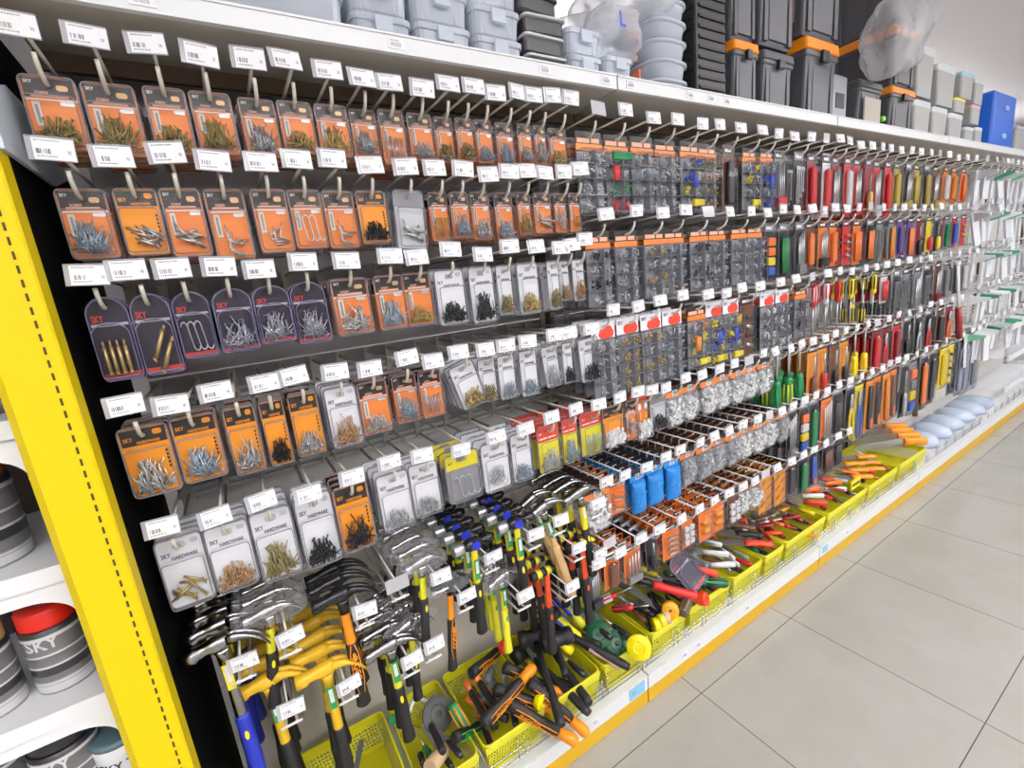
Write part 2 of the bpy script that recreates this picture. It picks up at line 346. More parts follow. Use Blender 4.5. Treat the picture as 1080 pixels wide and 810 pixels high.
ceil_m=mat('grey_ceiling_paint',(.72,.69,.72),.85,noise=.03,nscale=1.5)
b=MB(); b.box(((X0+X1)/2,(YB+YF)/2,-.05),(X1-X0,YB-YF,.1)); fo=struct('floor',b.mesh('floor',[floor_mat()]))
b=MB(); b.box(((X0+X1)/2,(YB+YF)/2,ZC+.05),(X1-X0,YB-YF,.1)); struct('ceiling',b.mesh('ceiling',[ceil_m]))
b=MB(); b.box(((X0+X1)/2,YB+.05,ZC/2),(X1-X0,.1,ZC)); struct('wall_back',b.mesh('wall',[wall_m]))
b=MB(); b.box((X1+.05,(YB+YF)/2,ZC/2),(.1,YB-YF,ZC)); struct('wall_right',b.mesh('wall',[wall_m]))
b=MB(); b.box((X0-.05,(YB+YF)/2,ZC/2),(.1,YB-YF,ZC)); struct('wall_left',b.mesh('wall',[wall_m]))
b=MB(); b.box(((X0+X1)/2,YF-.05,ZC/2),(X1-X0,.1,ZC)); struct('wall_front',b.mesh('wall',[wall_m]))
# ceiling lights over the front aisle; other rows are added for brightness
def lamp(x,y,i,sx=1.2,sy=.3,aisle='aisle'):
    t=thing('ceiling_light',f"white framed light hung below the ceiling, {nth(i)} along the {aisle}",'ceiling light',(x,y,ZC-.6))
    f=MB(); f.box((0,sy/2+.015,0),(sx+.06,.03,.05)); f.box((0,-sy/2-.015,0),(sx+.06,.03,.05)); f.box((sx/2+.015,0,0),(.03,sy,.05)); f.box((-sx/2-.015,0,0),(.03,sy,.05))
    for s_ in(-.45,.45): f.tube([(s_,sy/2+.015,.02),(s_,sy/2+.015,.6)],.004,6)
    link('frame',f.mesh('frame',[mat('white_enamel',(.8,.8,.8),.4)]),t)
    d=MB(); d.box((0,0,0),(sx-.004,sy-.004,.03)); link('diffuser',d.mesh('diffuser',[LAMP]),t)
LAMP=bpy.data.materials.new('lit_diffuser'); LAMP.use_nodes=True; _b=LAMP.node_tree.nodes['Principled BSDF']; _b.inputs['Base Color'].default_value=(.9,.9,.9,1); _b.inputs['Emission Color'].default_value=(1,.98,.97,1); _b.inputs['Emission Strength'].default_value=LAMP_E
for i,x in enumerate((-2.5,-.5,1.5,3.5,5.5,7.5)): lamp(x,-2.0,i,aisle='front aisle')
for i,x in enumerate((-3.5,-1.9,-.3,1.3,2.9,4.5,6.1)): lamp(x,-3.7,i,aisle='added row in mid shop')  # unseen row, added for more frontal light on the rack
for i,x in enumerate((-3.5,-1.5,.5,2.5,4.5)): lamp(x,-5.2,i,aisle='added row at far side')  # second added row, throws light deeper between the packs
for i,x in enumerate((1.,3.,5.,7.,9.,11.)): lamp(x,2.5,i,aisle='added row behind the rack')  # hidden row added behind the rack to brighten the ceiling
for i,x in enumerate((1.,5.,9.,13.)): lamp(x,5.4,i,aisle='added row near back wall')  # added as well, lifts the ceiling beyond the rack
# ------------------------------------------------------------------ rack
steel_w=mat('white_powder_coat',(.76,.78,.8),.35); panel_m=mat('grey_powder_coat',(.62,.61,.61),.5,noise=.04,nscale=8)
beige_m=mat('beige_grey_powder_coat',(.72,.68,.62),.5,noise=.05,nscale=5)
under_m=mat('shelf_underside_grey',(.52,.49,.44),.5); slot_m=mat('brown_slotted_steel',(.09,.055,.03),.5); shade_m=mat('side_shade_black',(.002,.002,.002),.95,spec=.05)  # the end plate's near-black carries the shade beside the post
yel=mat('yellow_post_enamel',(.74,.565,.0),.5,spec=.3,noise=.02,nscale=6); kick_m=mat('yellow_kick_enamel',(.64,.38,.004),.35,noise=.04,nscale=5)
BX=[-1.38,-.18,1.02,2.22,3.42,4.62,5.82]
BN=['first bay beside the yellow post','second bay','third bay','fourth bay','fifth bay','sixth bay']
for i in range(6):
    a,c=BX[i],BX[i+1]; m=(a+c)/2; w=c-a-.006
    t=thing('rack_bay',f"rack bay with white price rail and yellow kick plate, {BN[i]}",'shelving rack',(m,.3,0))
    def part(n,bm,ms): o=link(n,bm.mesh(n,ms),t); o.location=(-m,-.3,0); return o
    for (z0,z1,mm) in ((.13,.92,beige_m),(.925,1.385,panel_m),(1.39,1.98,panel_m)):
        q=MB(); q.box((m,.505,(z0+z1)/2),(w,.012,z1-z0)); part('back_panel',q,[mm])
    q=MB(); q.box((m,.3,.115),(w,.41,.02)); part('base_shelf',q,[steel_w])
    q=MB(); q.box((m,.094,.033),(w,.014,.06)); part('kick_plate',q,[kick_m])
    q=MB(); q.box((m,.092,.095),(w,.014,.062)); q.box((m,.0835,.123),(w,.005,.005)); 
    part('price_rail',q,[steel_w])
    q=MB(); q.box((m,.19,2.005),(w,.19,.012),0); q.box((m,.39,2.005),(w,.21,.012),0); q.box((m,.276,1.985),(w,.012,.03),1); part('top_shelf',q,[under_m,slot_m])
    q=MB(); q.box((m,.094,2.017),(w,.012,.036)); q.box((m,.0875,2.032),(w,.004,.004)); part('shelf_lip',q,[steel_w])
    # upright with slots
    q=MB(); q.box((c-.02,.485,1.05),(.03,.028,1.9),0)
    for k in range(60): q.box((c-.02,.4705,.2+.03*k),(.004,.002,.016),1)
    part('upright',q,[slot_m,ink])
    if i<4:
        for zc in ([1.9,1.735,1.555,1.325,1.095,.785,.605] if i==0 else [1.895,1.63,1.365,1.095,.845,.59]):
            q=MB(); q.box((m,.47,zc+.012),(w,.012,.008)); q.box((m,.47,zc-.006),(w,.012,.008)); q.box((m-w/2+.02,.478,zc),(.03,.02,.05)); q.box((m+w/2-.02,.478,zc),(.03,.02,.05)); part('cross_bar',q,[steel_w])
# small printed price strips in the rails
q=MB()
def strip_label(x,y,z,nm):
    b=MB(); b.box((0,0,0),(.05,.001,.028),0)
    for k in range(9): b.box((-.016+.0035*k,-.0008,-.003),(.0014+.0006*(k%3),.0006,.011),1)
    b.box((-.004,-.0008,.007),(.028,.0006,.003),1)
    return b
SL=strip_label(0,0,0,'').mesh('price_strip',[white_card,mat('grey_ink',(.45,.45,.47),.5)])
for j,(x,lo) in enumerate([(-.43,1),(-.25,1),(.02,1),(.1,1),(.42,1),(1.3,1)]): solo('price_strip',SL,f"small printed price strip in the yellow-edged base rail, {nth(j)} from the near end",'price label',(x,.0838,.094),scale=(.6,1,.7))
for j,x in enumerate([-1.2,-.79,-.42,-.22,-.13,.12,.22,.3]): solo('price_strip',SL,f"small printed price strip on the top shelf lip, {nth(j)} from the yellow post",'price label',(x,.0868,2.016),scale=(.7,1,.7))
b=MB(); b.box((0,0,0),(.075,.0012,.05),0); bl=b.mesh('sticker',[mat('pale_blue_sticker',(.25,.55,.8),.4)])
solo('rail_sticker',bl,"pale blue sticker on the base price rail at the first rack joint",'sticker',(-.235,.0838,.095)); solo('rail_sticker',bl,"pale blue sticker on the base price rail at the second rack joint",'sticker',(1.07,.0838,.095),scale=(.6,1,.7))
# tall end plate, shade painted into its black, and the yellow slotted post
b=MB(); b.box((-1.412,.3,1.0),(.006,.41,2.0)); struct('shade_end_plate',b.mesh('plate',[shade_m])).name='shade_trim_1'
b=MB(); b.loft([[(-1.4085,.06,1.782),(-1.4085,.06,1.86),(-1.4085,.16,1.90),(-1.4085,.47,1.90),(-1.4085,.47,1.84),(-1.4085,.3,1.785)],[(-1.402,.06,1.782),(-1.402,.06,1.86),(-1.402,.16,1.90),(-1.402,.47,1.90),(-1.402,.47,1.84),(-1.402,.3,1.785)]],0,cap0=True)
solo('shelf_bracket',b.mesh('bracket',[mat('pale_blue_white_enamel',(.62,.72,.82),.35)]),"pale steel bracket arm under the top shelf beside the yellow post",'shelf bracket')
t=thing('yellow_post',"tall bright yellow slotted steel post at the end of the rack",'post',(-1.45,.075,0))
b=MB(); W=.082
o=[(-W/2,.03),(-W/2,-.014),(-W/2+.012,-.025),(W/2-.003,-.025),(W/2,-.022),(W/2,.03)]
b.loft([[(x,y,0) for x,y in o],[(x,y,2.35) for x,y in o]],0,cap0=True); link('column',b.mesh('column',[yel]),t)
b=MB()
for k in range(100): b.box((.0245,-.0252,.12+.0197*k),(.0028,.002,.0112),0)
s=link('slots',b.mesh('slots',[mat('slot_shadow_brown',(.05,.035,.0),.7)]),t)
# wire guard along the base shelf
chrome=mat('chrome_wire',(.75,.76,.78),.15,.9)
for i in range(5):
    a,c=BX[i]+.01,BX[i+1]-.01
    t=thing('wire_guard',f"low chrome wire guard along the base shelf front, {BN[i]}",'wire guard',((a+c)/2,.108,.128))
    q=MB(); h=(c-a)/2
    for z in (.004,.022,.04): q.tube([(-h,0,z),(h,0,z)],.0018,5)
    n=7
    for k in range(n+1):
        x=-h+2*h*k/n
        for dx in(-.012,.012): q.tube([(x+dx,0,.0),(x+dx,-.001,.06),(x+dx+.003,.004,.068),(x+dx+.003,.012,.066)],.0018,5)
    link('wire_rails',q.mesh('wire_rails',[chrome]),t)
# ------------------------------------------------------------------ white shelves with paint cans, beside the post
def arch_shelf(z,i):
    t=thing('plastic_shelf',f"white moulded plastic shelf with arched apron, {['lowest','middle','upper','top'][i]} of the paint shelves",'shelf',(-1.719,.108,z))
    b=MB(); b.box((0,.175,-.012),(.6,.35,.024)); b.box((0,-.002,-.013),(.6,.012,.03)); link('board',b.mesh('board',[steel_pl]),t)
    b=MB(); o=[]; w=.3
    arc=[]
    for k in range(9):
        a=PI/2*k/8; arc.append((w-.085-.06+.06*math.sin(a),-.055-.042*(1-math.cos(a))))
    pts=[(-w,-.03),(-w,-.11),(-w+.05,-.11)]+[(-x,zz) for x,zz in arc[::-1]]+arc+[(w-.05,-.11),(w,-.11),(w,-.03)]
    # apron as quads between the straight top edge and the arch
    low=[(-w,-.1),(-w+.04,-.1)]+[(-x,zz) for x,zz in arc[::-1]]+arc+[(w-.04,-.1),(w,-.1)]
    F=[b.V((x,.0,-.03)) for x,zz in low]; G=[b.V((x,.0,zz)) for x,zz in low]; F2=[b.V((x,.022,-.03)) for x,zz in low]; G2=[b.V((x,.022,zz)) for x,zz in low]
    for k in range(len(low)-1):
        b.F((F[k],G[k],G[k+1],F[k+1])); b.F((F2[k+1],G2[k+1],G2[k],F2[k])); b.F((G[k],G2[k],G2[k+1],G[k+1]))
    link('apron',b.mesh('apron',[steel_pl]),t)
    for sx in(-.27,.27):
        q=MB(); q.box((sx,.35,-.12),(.03,.03,.2)); link('leg',q.mesh('leg',[steel_pl]),t)
steel_pl=mat('white_moulded_plastic',(.86,.87,.9),.35)
for i,z in enumerate((.652,.892,1.148,1.398)): arch_shelf(z,i)
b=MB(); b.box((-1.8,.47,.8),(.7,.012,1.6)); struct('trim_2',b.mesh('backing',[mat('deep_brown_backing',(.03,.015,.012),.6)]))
def can_mesh(R,H,lid):
    b=MB(); body=mat('can_grey_label',(.16,.16,.165),.35,noise=.35,nscale=18); band=silverp; dk=mat('can_black_label',(.03,.03,.032),.35)
    pr=[(R*.97,0),(R,.004),(R,.018),(R*1.012,.02),(R*1.012,.024),(R,.026),(R,H*.3),(R,H*.42),(R*1.01,H*.425),(R*1.01,H*.45),(R,H*.455),(R,H*.6),(R*1.01,H*.605),(R*1.01,H*.63),(R,H*.635),(R,H*.86),(R*1.012,H*.87),(R*1.012,H*.91),(R,H*.92),(R*.985,H*1.0)]
    mi=[1]*(len(pr)-1)
    for k in(0,1,2,3,4,7,8,12,13,16): 
        if k<len(mi): mi[k]=1
    ms=[2,1,2,1,2,0,3,1,1,2,0,1,1,2,0,1,1,2,3]
    b.lathe(pr,28,0,ms); 
    vs,fs=text_geo('SKY',.03)
    for p in [0]: b.add([(x*.9-.03,-math.sqrt(max(0,(R*1.006)**2-(x*.9-.03)**2)),z+H*.72) for x,_,z in vs],fs,1)
    return b.mesh('can_body',[body,mat('can_pale_band',(.7,.7,.72),.3),mat('can_steel',(.4,.4,.42),.3,.7),dk])
def can(x,y,z,R,H,lid,label,key):
    t=thing('paint_can',label,'paint can',(x,y,z)); link('can_body',cached(('can',R,H),lambda:can_mesh(R,H,0)),t)
    b=MB(); b.lathe([(R*.93,H),(R*.95,H+.004),(R*.95,H+.03),(R*.9,H+.036),(R*.5,H+.037)],24); link('lid',b.mesh('lid',[mat(*lid)]),t)
RL=('red_lid',(.72,.02,.01),.35); YL=('pale_yellow_lid',(.72,.62,.25),.4); OL=('rust_orange_lid',(.6,.13,.02),.4); BL=('black_lid',(.02,.02,.025),.4)
can(-1.572,.2,.892,.043,.125,RL,"dark labelled paint can with red lid on the middle paint shelf",1)
can(-1.668,.19,.892,.043,.125,YL,"dark labelled paint can with pale yellow lid on the middle paint shelf",2)
can(-1.625,.215,1.148,.062,.15,OL,"wide dark paint can with rust orange lid on the upper paint shelf",3)
can(-1.535,.32,1.148,.036,.12,BL,"narrow grey banded can behind the orange-lidded can, upper paint shelf",4)
can(-1.61,.2,.652,.05,.13,BL,"dark can with black lid on the lowest paint shelf",5)
can(-1.72,.24,.652,.05,.13,BL,"dark can beside another dark can, lowest paint shelf",6)
can(-1.6,.22,1.398,.05,.12,BL,"dark can at the end of the top paint shelf",7)
t=thing('paint_tub',"white tub with black lettering behind the red-lidded can",'paint tub',(-1.515,.3,.892)); b=MB(); b.lathe([(.036,0),(.04,.01),(.042,.11),(.044,.112),(.044,.12)],24); vs,fs=text_geo('T',.03); b.add([(x-.01,-math.sqrt(.0425**2-(x-.01)**2),z+.06) for x,_,z in vs],fs,1); link('tub_body',b.mesh('tub_body',[steel_pl,ink]),t); b=MB(); b.lathe([(.045,.12),(.045,.132),(.04,.134)],24); link('lid',b.mesh('lid',[steel_pl]),t)
t=thing('paint_tub',"white tub with black lettering on the lowest paint shelf beside the post",'paint tub',(-1.53,.19,.652)); b=MB(); b.lathe([(.04,0),(.044,.01),(.046,.07),(.046,.09)],24); vs,fs=text_geo('SKY T',.022); b.add([(x-.035,-math.sqrt(.0465**2-(x-.035)**2),z+.045) for x,_,z in vs if 1],fs,1); link('tub_body',b.mesh('tub_body',[steel_pl,ink]),t); b=MB(); b.lathe([(.047,.09),(.047,.1),(.04,.102)],24); link('lid',b.mesh('lid',[mat('teal_grey_lid',(.1,.17,.2),.4)]),t)
# ------------------------------------------------------------------ packs
HMAT={'s':steel,'b':brass,'o':olive,'c':copper,'g':bluest,'k':blackst,'w':white_pl}
def heap(style,m,seed,W,zb,zt,y0,y1):
    r=random.Random(seed); b=MB()
    def rod(c,ang,L,rad,head,tilt=0):
        d=Vector((math.cos(ang),math.sin(tilt)*.6,math.sin(ang))); d.normalize(); a=Vector(c)-d*L/2; e=Vector(c)+d*L/2
        b.tube([a,e],[rad,rad*.75],5,0)
        if head: b.tube([a-d*head*.35,a+d*head*.15],[head,head*.5],6,0)
    if style in('nails','screws','fine'):
        n,L0,L1,rad,hd={'nails':(58,.024,.036,.0013,.0024),'screws':(85,.013,.02,.0014,.0027),'fine':(110,.009,.013,.0012,.0021)}[style]
        for i in range(n):
            u=r.random()**1.8; x=(r.random()*2-1)*(W/2)*(1-.45*u); z=zb+.004+(zt-zb)*u
            ang=r.uniform(0,PI) if u<.55 else r.choice((1,-1))*r.uniform(.8,2.2)
            L=r.uniform(L0,L1); L=min(L,2*(W/2-abs(x))/max(.2,abs(math.cos(ang)))+.006); L=max(L,.008)
            z=max(z,zb+abs(math.sin(ang))*L/2)
            rod((x,r.uniform(y0,y1),z),ang+r.choice((0,PI)),L,rad,hd,r.uniform(-.3,.3))
    elif style=='long':
        for i in range(14):
            x=-W*.42+W*.84*i/13; rod((x,r.uniform(y0,y1),zb+.021+r.uniform(-.002,.003)),PI/2+r.uniform(-.14,.14)+(PI if r.random()<.5 else 0),.04,.0013,.0024)
    elif style=='bolts':
        for i in range(9):
            rod((r.uniform(-W*.25,W*.25),r.uniform(y0,y1),zb+.012+r.random()*.022),r.uniform(2.2,3.0)+r.choice((0,.6)),.036,.0024,.0048)
    elif style=='anchors':
        for i in range(4):
            x=-.019+.0125*i; b.tube([(x,y0+.002,zb+.003),(x,y0+.002,zb+.036)],[.0046,.0046],8,0); b.tube([(x,y0+.002,zb+.036),(x,y0+.002,zb+.044)],[.003,.0025],6,0); b.tube([(x,y0+.002,zb+.001),(x,y0+.002,zb+.004)],[.0055,.0055],6,0)
    elif style=='sleeves':
        for k,(x,z) in enumerate(((-.004,.032),(.006,.016))):
            d=Vector((.62,0,.78)); c=Vector((x+.006,y0+.003,zb+z)); b.tube([c-d*.024,c+d*.022],[.0048,.0048],8,0); b.tube([c+d*.022,c+d*.03],[.003,.003],6,0); b.tube([c-d*.027,c-d*.023],[.006,.006],6,0)
    elif style=='hooks':
        for k in range(3):
            x0=-.016+.014*k; pts=[]
            for i in range(15):
                t=i/14; a=PI*1.5*t*2
                if t<.35: q=t/.35; pts.append((x0-.006+.0065*math.cos(PI-PI*q)+.004*k*0,y0+.002,zb+.044+.007*math.sin(PI*q)))
                elif t<.65: q=(t-.35)/.3; pts.append((x0+.0005+.004*q,y0+.002,zb+.044-.032*q))
                else: q=(t-.65)/.35; pts.append((x0+.011-.0065*math.cos(PI*q),y0+.002,zb+.012-.007*math.sin(PI*q)))
            b.tube(pts,.0015,6,0)
    elif style=='ells':
        for k in range(5):
            x=r.uniform(-W*.25,W*.2); z=zb+.006+k*.004; a=r.uniform(-.5,.6); d=Vector((math.cos(a),0,math.sin(a))); e=Vector((-math.sin(a),0,math.cos(a)))
            p=Vector((x,r.uniform(y0,y1),z)); L=.028
            b.tube([p+e*L*(.9 if k%2 else .4),p,p+d*min(L,W/2-x)],.0017,6,0)
    elif style=='rings':
        for i in range(16):
            c=Vector((r.uniform(-W*.33,W*.33),r.uniform(y0,y1),zb+.01+r.random()*.034)); R=.0075
            ax=r.uniform(-.5,.5); b.tube([c+Vector((R*math.cos(2*PI*k/10),R*math.sin(2*PI*k/10)*math.sin(ax),R*math.sin(2*PI*k/10)*math.cos(ax))) for k in range(10)],.0012,5,0,closed=True)
    elif style=='clips':
        for i in range(70):
            u=r.random(); x=(r.random()*2-1)*W*.48; z=zb+(zt-zb)*u; R=Matrix.Rotation(r.uniform(0,PI),3,'Y')@Matrix.Rotation(r.uniform(0,PI),3,'X')
            b.box((x,r.uniform(y0,y1),z),(.011,.006,.008),0,R)
            if i%2: b.tube([Vector((x,y0,z)),Vector((x,y0,z))+R@Vector((.014,0,.004))],.0009,4,0)
    return b.mesh('contents',[m])
def outline(kind,W,H,top=.014):
    zb=top-H
    if kind=='arch':
        o=[]
        for k in range(13):
            a=PI*k/12; o.append((W/2*math.cos(a),top-W*.3+W*.3*math.sin(a)))
        return o+rrect(W,.04,.008,0,zb+.02)[10:20]
    return rrect(W,H,.008,0,(top+zb)/2)
def scale_o(o,sx,sz,cx,cz): return [((x-cx)*sx+cx,(z-cz)*sz+cz) for x,z in o]
def shell(kind,W,H,depth,mats):
    b=MB(); o=outline(kind,W,H); cz=.014-H/2
    fl=scale_o(o,.985,.985,0,cz)
    lo=[(x*.86,(z-cz)*.62+cz-H*.135) for x,z in o]; hi=[(x*.9,(z-cz)*.66+cz-H*.13) for x,z in o]
    b.loft([[(x,-.0016,z) for x,z in fl],[(x,-.0018,z) for x,z in hi],[(x*.985,-depth*.8,(z-cz)*.985+cz) for x,z in hi],[(x,-depth,z) for x,z in lo]],0,smooth=False)
    b.tube([(x,-.001,z) for x,z in fl],.0016,5,1,closed=True)
    b.tube([(x,-depth*.9,z) for x,z in scale_o(hi,.985,.985,0,cz-H*.13)],.0009,4,1,closed=True)
    return b.mesh('clear_shell',mats)
NW,NH=.075,.105
def card_mesh(style):
    b=MB(); o=scale_o(outline('arch' if style=='purple' else 'r',NW,NH),.95,.96,0,-.0385)
    f=-.0005
    def strip(x0,x1,z0,z1,mi,y=f): b.box(((x0+x1)/2,y/2,(z0+z1)/2),(x1-x0,abs(y),z1-z0),mi)
    def text(t,size,x,z,mi,y=-.0008): 
        vs,fs=text_geo(t,size); b.add(vs,fs,mi,(x,y,z))
    if style=='orange':
        b.prism(o,0,.001,0); strip(-.034,.034,-.0165,.0105,1); strip(-.026,.024,-.0165,-.0125,2,-.0009); strip(-.034,.034,-.0205,-.0185,4,-.0009)
        b.prism(rrect(.016,.008,.0035,.018,-.002),-.0009,0,5); b.prism(rrect(.02,.006,.0028,.02,-.024),-.0009,0,6)
        text('SKY',.0065,-.031,.003,4); text('SCREW',.0055,-.02,-.0115,2)
        return b.mesh('card',[orange,header_bk,salmon,cream,white_card,copper,silverp])
    if style=='amber':
        b.prism(o,0,.001,0); strip(-.034,.034,-.013,.0105,1); text('SKY',.008,-.031,-.006,2); text('HARDWARE',.0062,-.012,-.0115,2)
        b.prism(rrect(.014,.008,.0035,.021,.003),-.0009,0,2)
        for k in range(5): strip(.026,.0295,-.03-.006*k,-.026-.006*k,1)
        return b.mesh('card',[amber,header_bk,amber])
    if style=='white':
        b.prism(o,0,.001,0); b.prism(rrect(.02,.009,.004,0,.001),-.0011,0,2); b.prism(rrect(.013,.007,.003,.024,.003),-.0006,0,3)
        text('SKY',.0085,-.031,-.0125,1); text('HARDWARE',.0075,-.016,-.0185,1)
        return b.mesh('card',[white_card,ink,silverp,mat('pale_grey_print',(.6,.6,.66),.5)])
    if style=='purple':
        b.prism(o,0,.001,0); strip(-.033,.033,-.022,-.0185,1); text('SKY',.012,-.03,-.0165,2); strip(-.036,.036,-.0885,-.0815,2,-.0012); strip(-.02,.018,-.0208,-.0195,3,-.0009)
        return b.mesh('card',[dark_card,silverp,redp,ink])
    if style=='yellowhead':
        b.prism(o,0,.001,0); strip(-.0355,.0355,-.019,.0115,1,-.0012); b.prism(rrect(.024,.014,.005,0,.002),-.0016,0,2); text('SKY',.006,-.03,-.006,3,-.0016)
        return b.mesh('card',[grey_card,yellowp,grey_card,ink])
    if style=='springs':
        b.prism(o,0,.001,0); strip(-.0355,.0355,-.02,.0115,1,-.0008); strip(-.03,-.004,-.0145,-.0115,2,-.0012); strip(0,.026,-.0145,-.0115,2,-.0012); text('SKY',.006,-.03,-.004,2,-.001)
        return b.mesh('card',[mat('yellow_card',(.8,.72,.02),.4),redp,white_card])
    if style=='toys':
        b.prism(o,0,.001,0)
        for x in(-.015,.015): b.prism(rrect(.014,.016,.006,x,-.012),-.003,0,1); b.prism(rrect(.01,.02,.004,x,-.035),-.003,0,2); b.prism(rrect(.012,.016,.005,x,-.065),-.003,0,3)
        strip(-.03,.03,.002,.008,4)
        return b.mesh('card',[orange,white_card,mat('tangerine_plastic',(.95,.45,.03),.4),mat('leaf_green_plastic',(.05,.5,.05),.4),redp])
    if style=='clear':
        b.prism(o,0,.001,0); strip(-.034,.034,-.0165,.0105,1); strip(-.026,.024,-.0165,-.0125,1,-.0009)
        return b.mesh('card',[mat('pale_silver_card',(.62,.64,.67),.35),grey_card])
CATS={'orange':('screw_blister','orange carded blister'),'amber':('nail_blister','amber carded blister'),'white':('hardware_blister','white carded blister'),'purple':('fixings_clamshell','dark tinted clamshell'),'yellowhead':('hook_card','grey yellow-headed card'),'springs':('spring_bag','red-topped yellow bag'),'toys':('novelty_card','orange card with figures'),'clear':('bolt_blister','clear silver blister')}
MN={'s':'steel','b':'brass-coloured','o':'bronze-coloured','c':'copper-coloured','g':'blue zinc','k':'black','w':'white'}
SN={'nails':'nails','screws':'screws','fine':'small screws','long':'long nails','bolts':'bolts','anchors':'anchors','sleeves':'sleeve anchors','hooks':'hooks','ells':'angle keys','rings':'rings','clips':'clips'}
def pack(style,cont,m,x,y,zh,w,h,where,nb=2,dy=.03,tilt=0,seed=0,single=False):
    """a carded pack hanging with its hole at (x,y,zh); nb more hang behind it"""
    nm,ds=CATS[style]; sc=(w/NW,1,h/NH); what=f"{MN[m]} {SN[cont]}"
    rim=rim_p if style=='purple' else rim_c; sh=shell_p if style=='purple' else shell_c
    kind='arch' if style=='purple' else 'r'
    cm=cached(('card',style),lambda:card_mesh(style)); sm=cached(('shell',kind,style=='purple'),lambda:shell(kind,NW,NH,.02,[sh,rim]))
    hm=cached(('heap',cont,m,seed%3),lambda:heap(cont,HMAT[m],seed%3*7+len(cont),NW*.8,-.0835,-.058 if cont in('screws','fine') else -.05,-.016,-.003))
    t=thing(nm,f"{ds} of {what}, {where}",'hardware pack',(x,y,zh),(0,tilt,0),scale=sc)
    bc=link('backing_card',cm,t); link('clear_shell',sm,t); link('screws' if cont in('screws','fine') else 'nails' if cont in('nails','long') else 'bolts',hm,t)
    if style=='orange':
        stk=cached('sticker',lambda:(lambda b:(b.box((-.0225,-.0013,-.04),(.0105,.0006,.034),0),b.box((-.0225,-.0018,-.04),(.004,.0005,.026),1),b.mesh('barcode_sticker',[cream,mat('grey_print',(.3,.3,.3),.5)]))[-1])(MB()))
        link('barcode_sticker',stk,bc)
    for k in range(nb):
        o=solo(nm,cm,f"{ds} of {what} behind, {where}",'hardware pack',(x+rnd.uniform(-.003,.003),y+dy*(k+1),zh+rnd.uniform(-.003,.002)),(0,tilt+rnd.uniform(-.03,.03),0),f"{what} packs queued behind, {where}",sc)
        link('clear_shell',sm,o)
    return t
# ---- hooks
def hook_wire(kind):
    b=MB(); m=0
    if kind=='peg':
        b.tube([(0,.36,-.055),(0,.06,-.055),(0,.04,-.053),(0,.026,-.045),(0,.018,-.033),(0,.015,-.022)],.0036,7,0)
        b.tube([(0,.36,-.004),(0,.004,-.004)],.003,6,0); b.box((0,.36,-.03),(.018,.006,.075),0)
    else:
        for s in(-.011,.011): b.tube([(s,.36,-.055),(s,.03,-.055),(s,.012,-.05),(s,.004,-.04)],.0032,7,0)
        b.tube([(-.022,.004,-.042),(.022,.004,-.042)],.003,6,0); b.tube([(0,.36,-.004),(0,.004,-.004)],.0024,6,0); b.box((0,.36,-.03),(.034,.006,.075),0)
    return b
def price_tag_mesh(empty=False):
    b=MB(); b.box((-.002,.001,0),(.055,.001,.034),1); b.tube([(-.029,.0005,.0175),(.025,.0005,.0175)],.001,5,1)
    if not empty: b.box((.001,-.0006,-.0005),(.047,.0006,.031),0)
    return b.mesh('price_tag',[PAPER,tagc])
tagc=clear('clear_tag_holder',alpha=.5,rough=.08,body=(.7,.7,.75))
def hook(x,z,where,kind='peg',dx=0,empty=False,y=.1,tagdz=0,white=False,desc=''):
    wm=cached(('wire',kind,white),lambda:hook_wire(kind).mesh('wire',[wire_w if white or kind!='peg' else wire_m]))
    tm=cached(('tag',empty),lambda:price_tag_mesh(empty))
    t=thing('peg_hook',f"{'double' if kind!='peg' else 'single'} peg hook with {'an empty tag holder' if empty else 'a white price tag'}, {where}",'hook',(x,y,z))
    link('wire',wm,t); o=link('price_tag',tm,t); o.location=(dx,-.001,tagdz); o.rotation_euler=(rnd.uniform(-.22,.08),rnd.uniform(-.06,.06),rnd.uniform(-.12,.12))
    return t
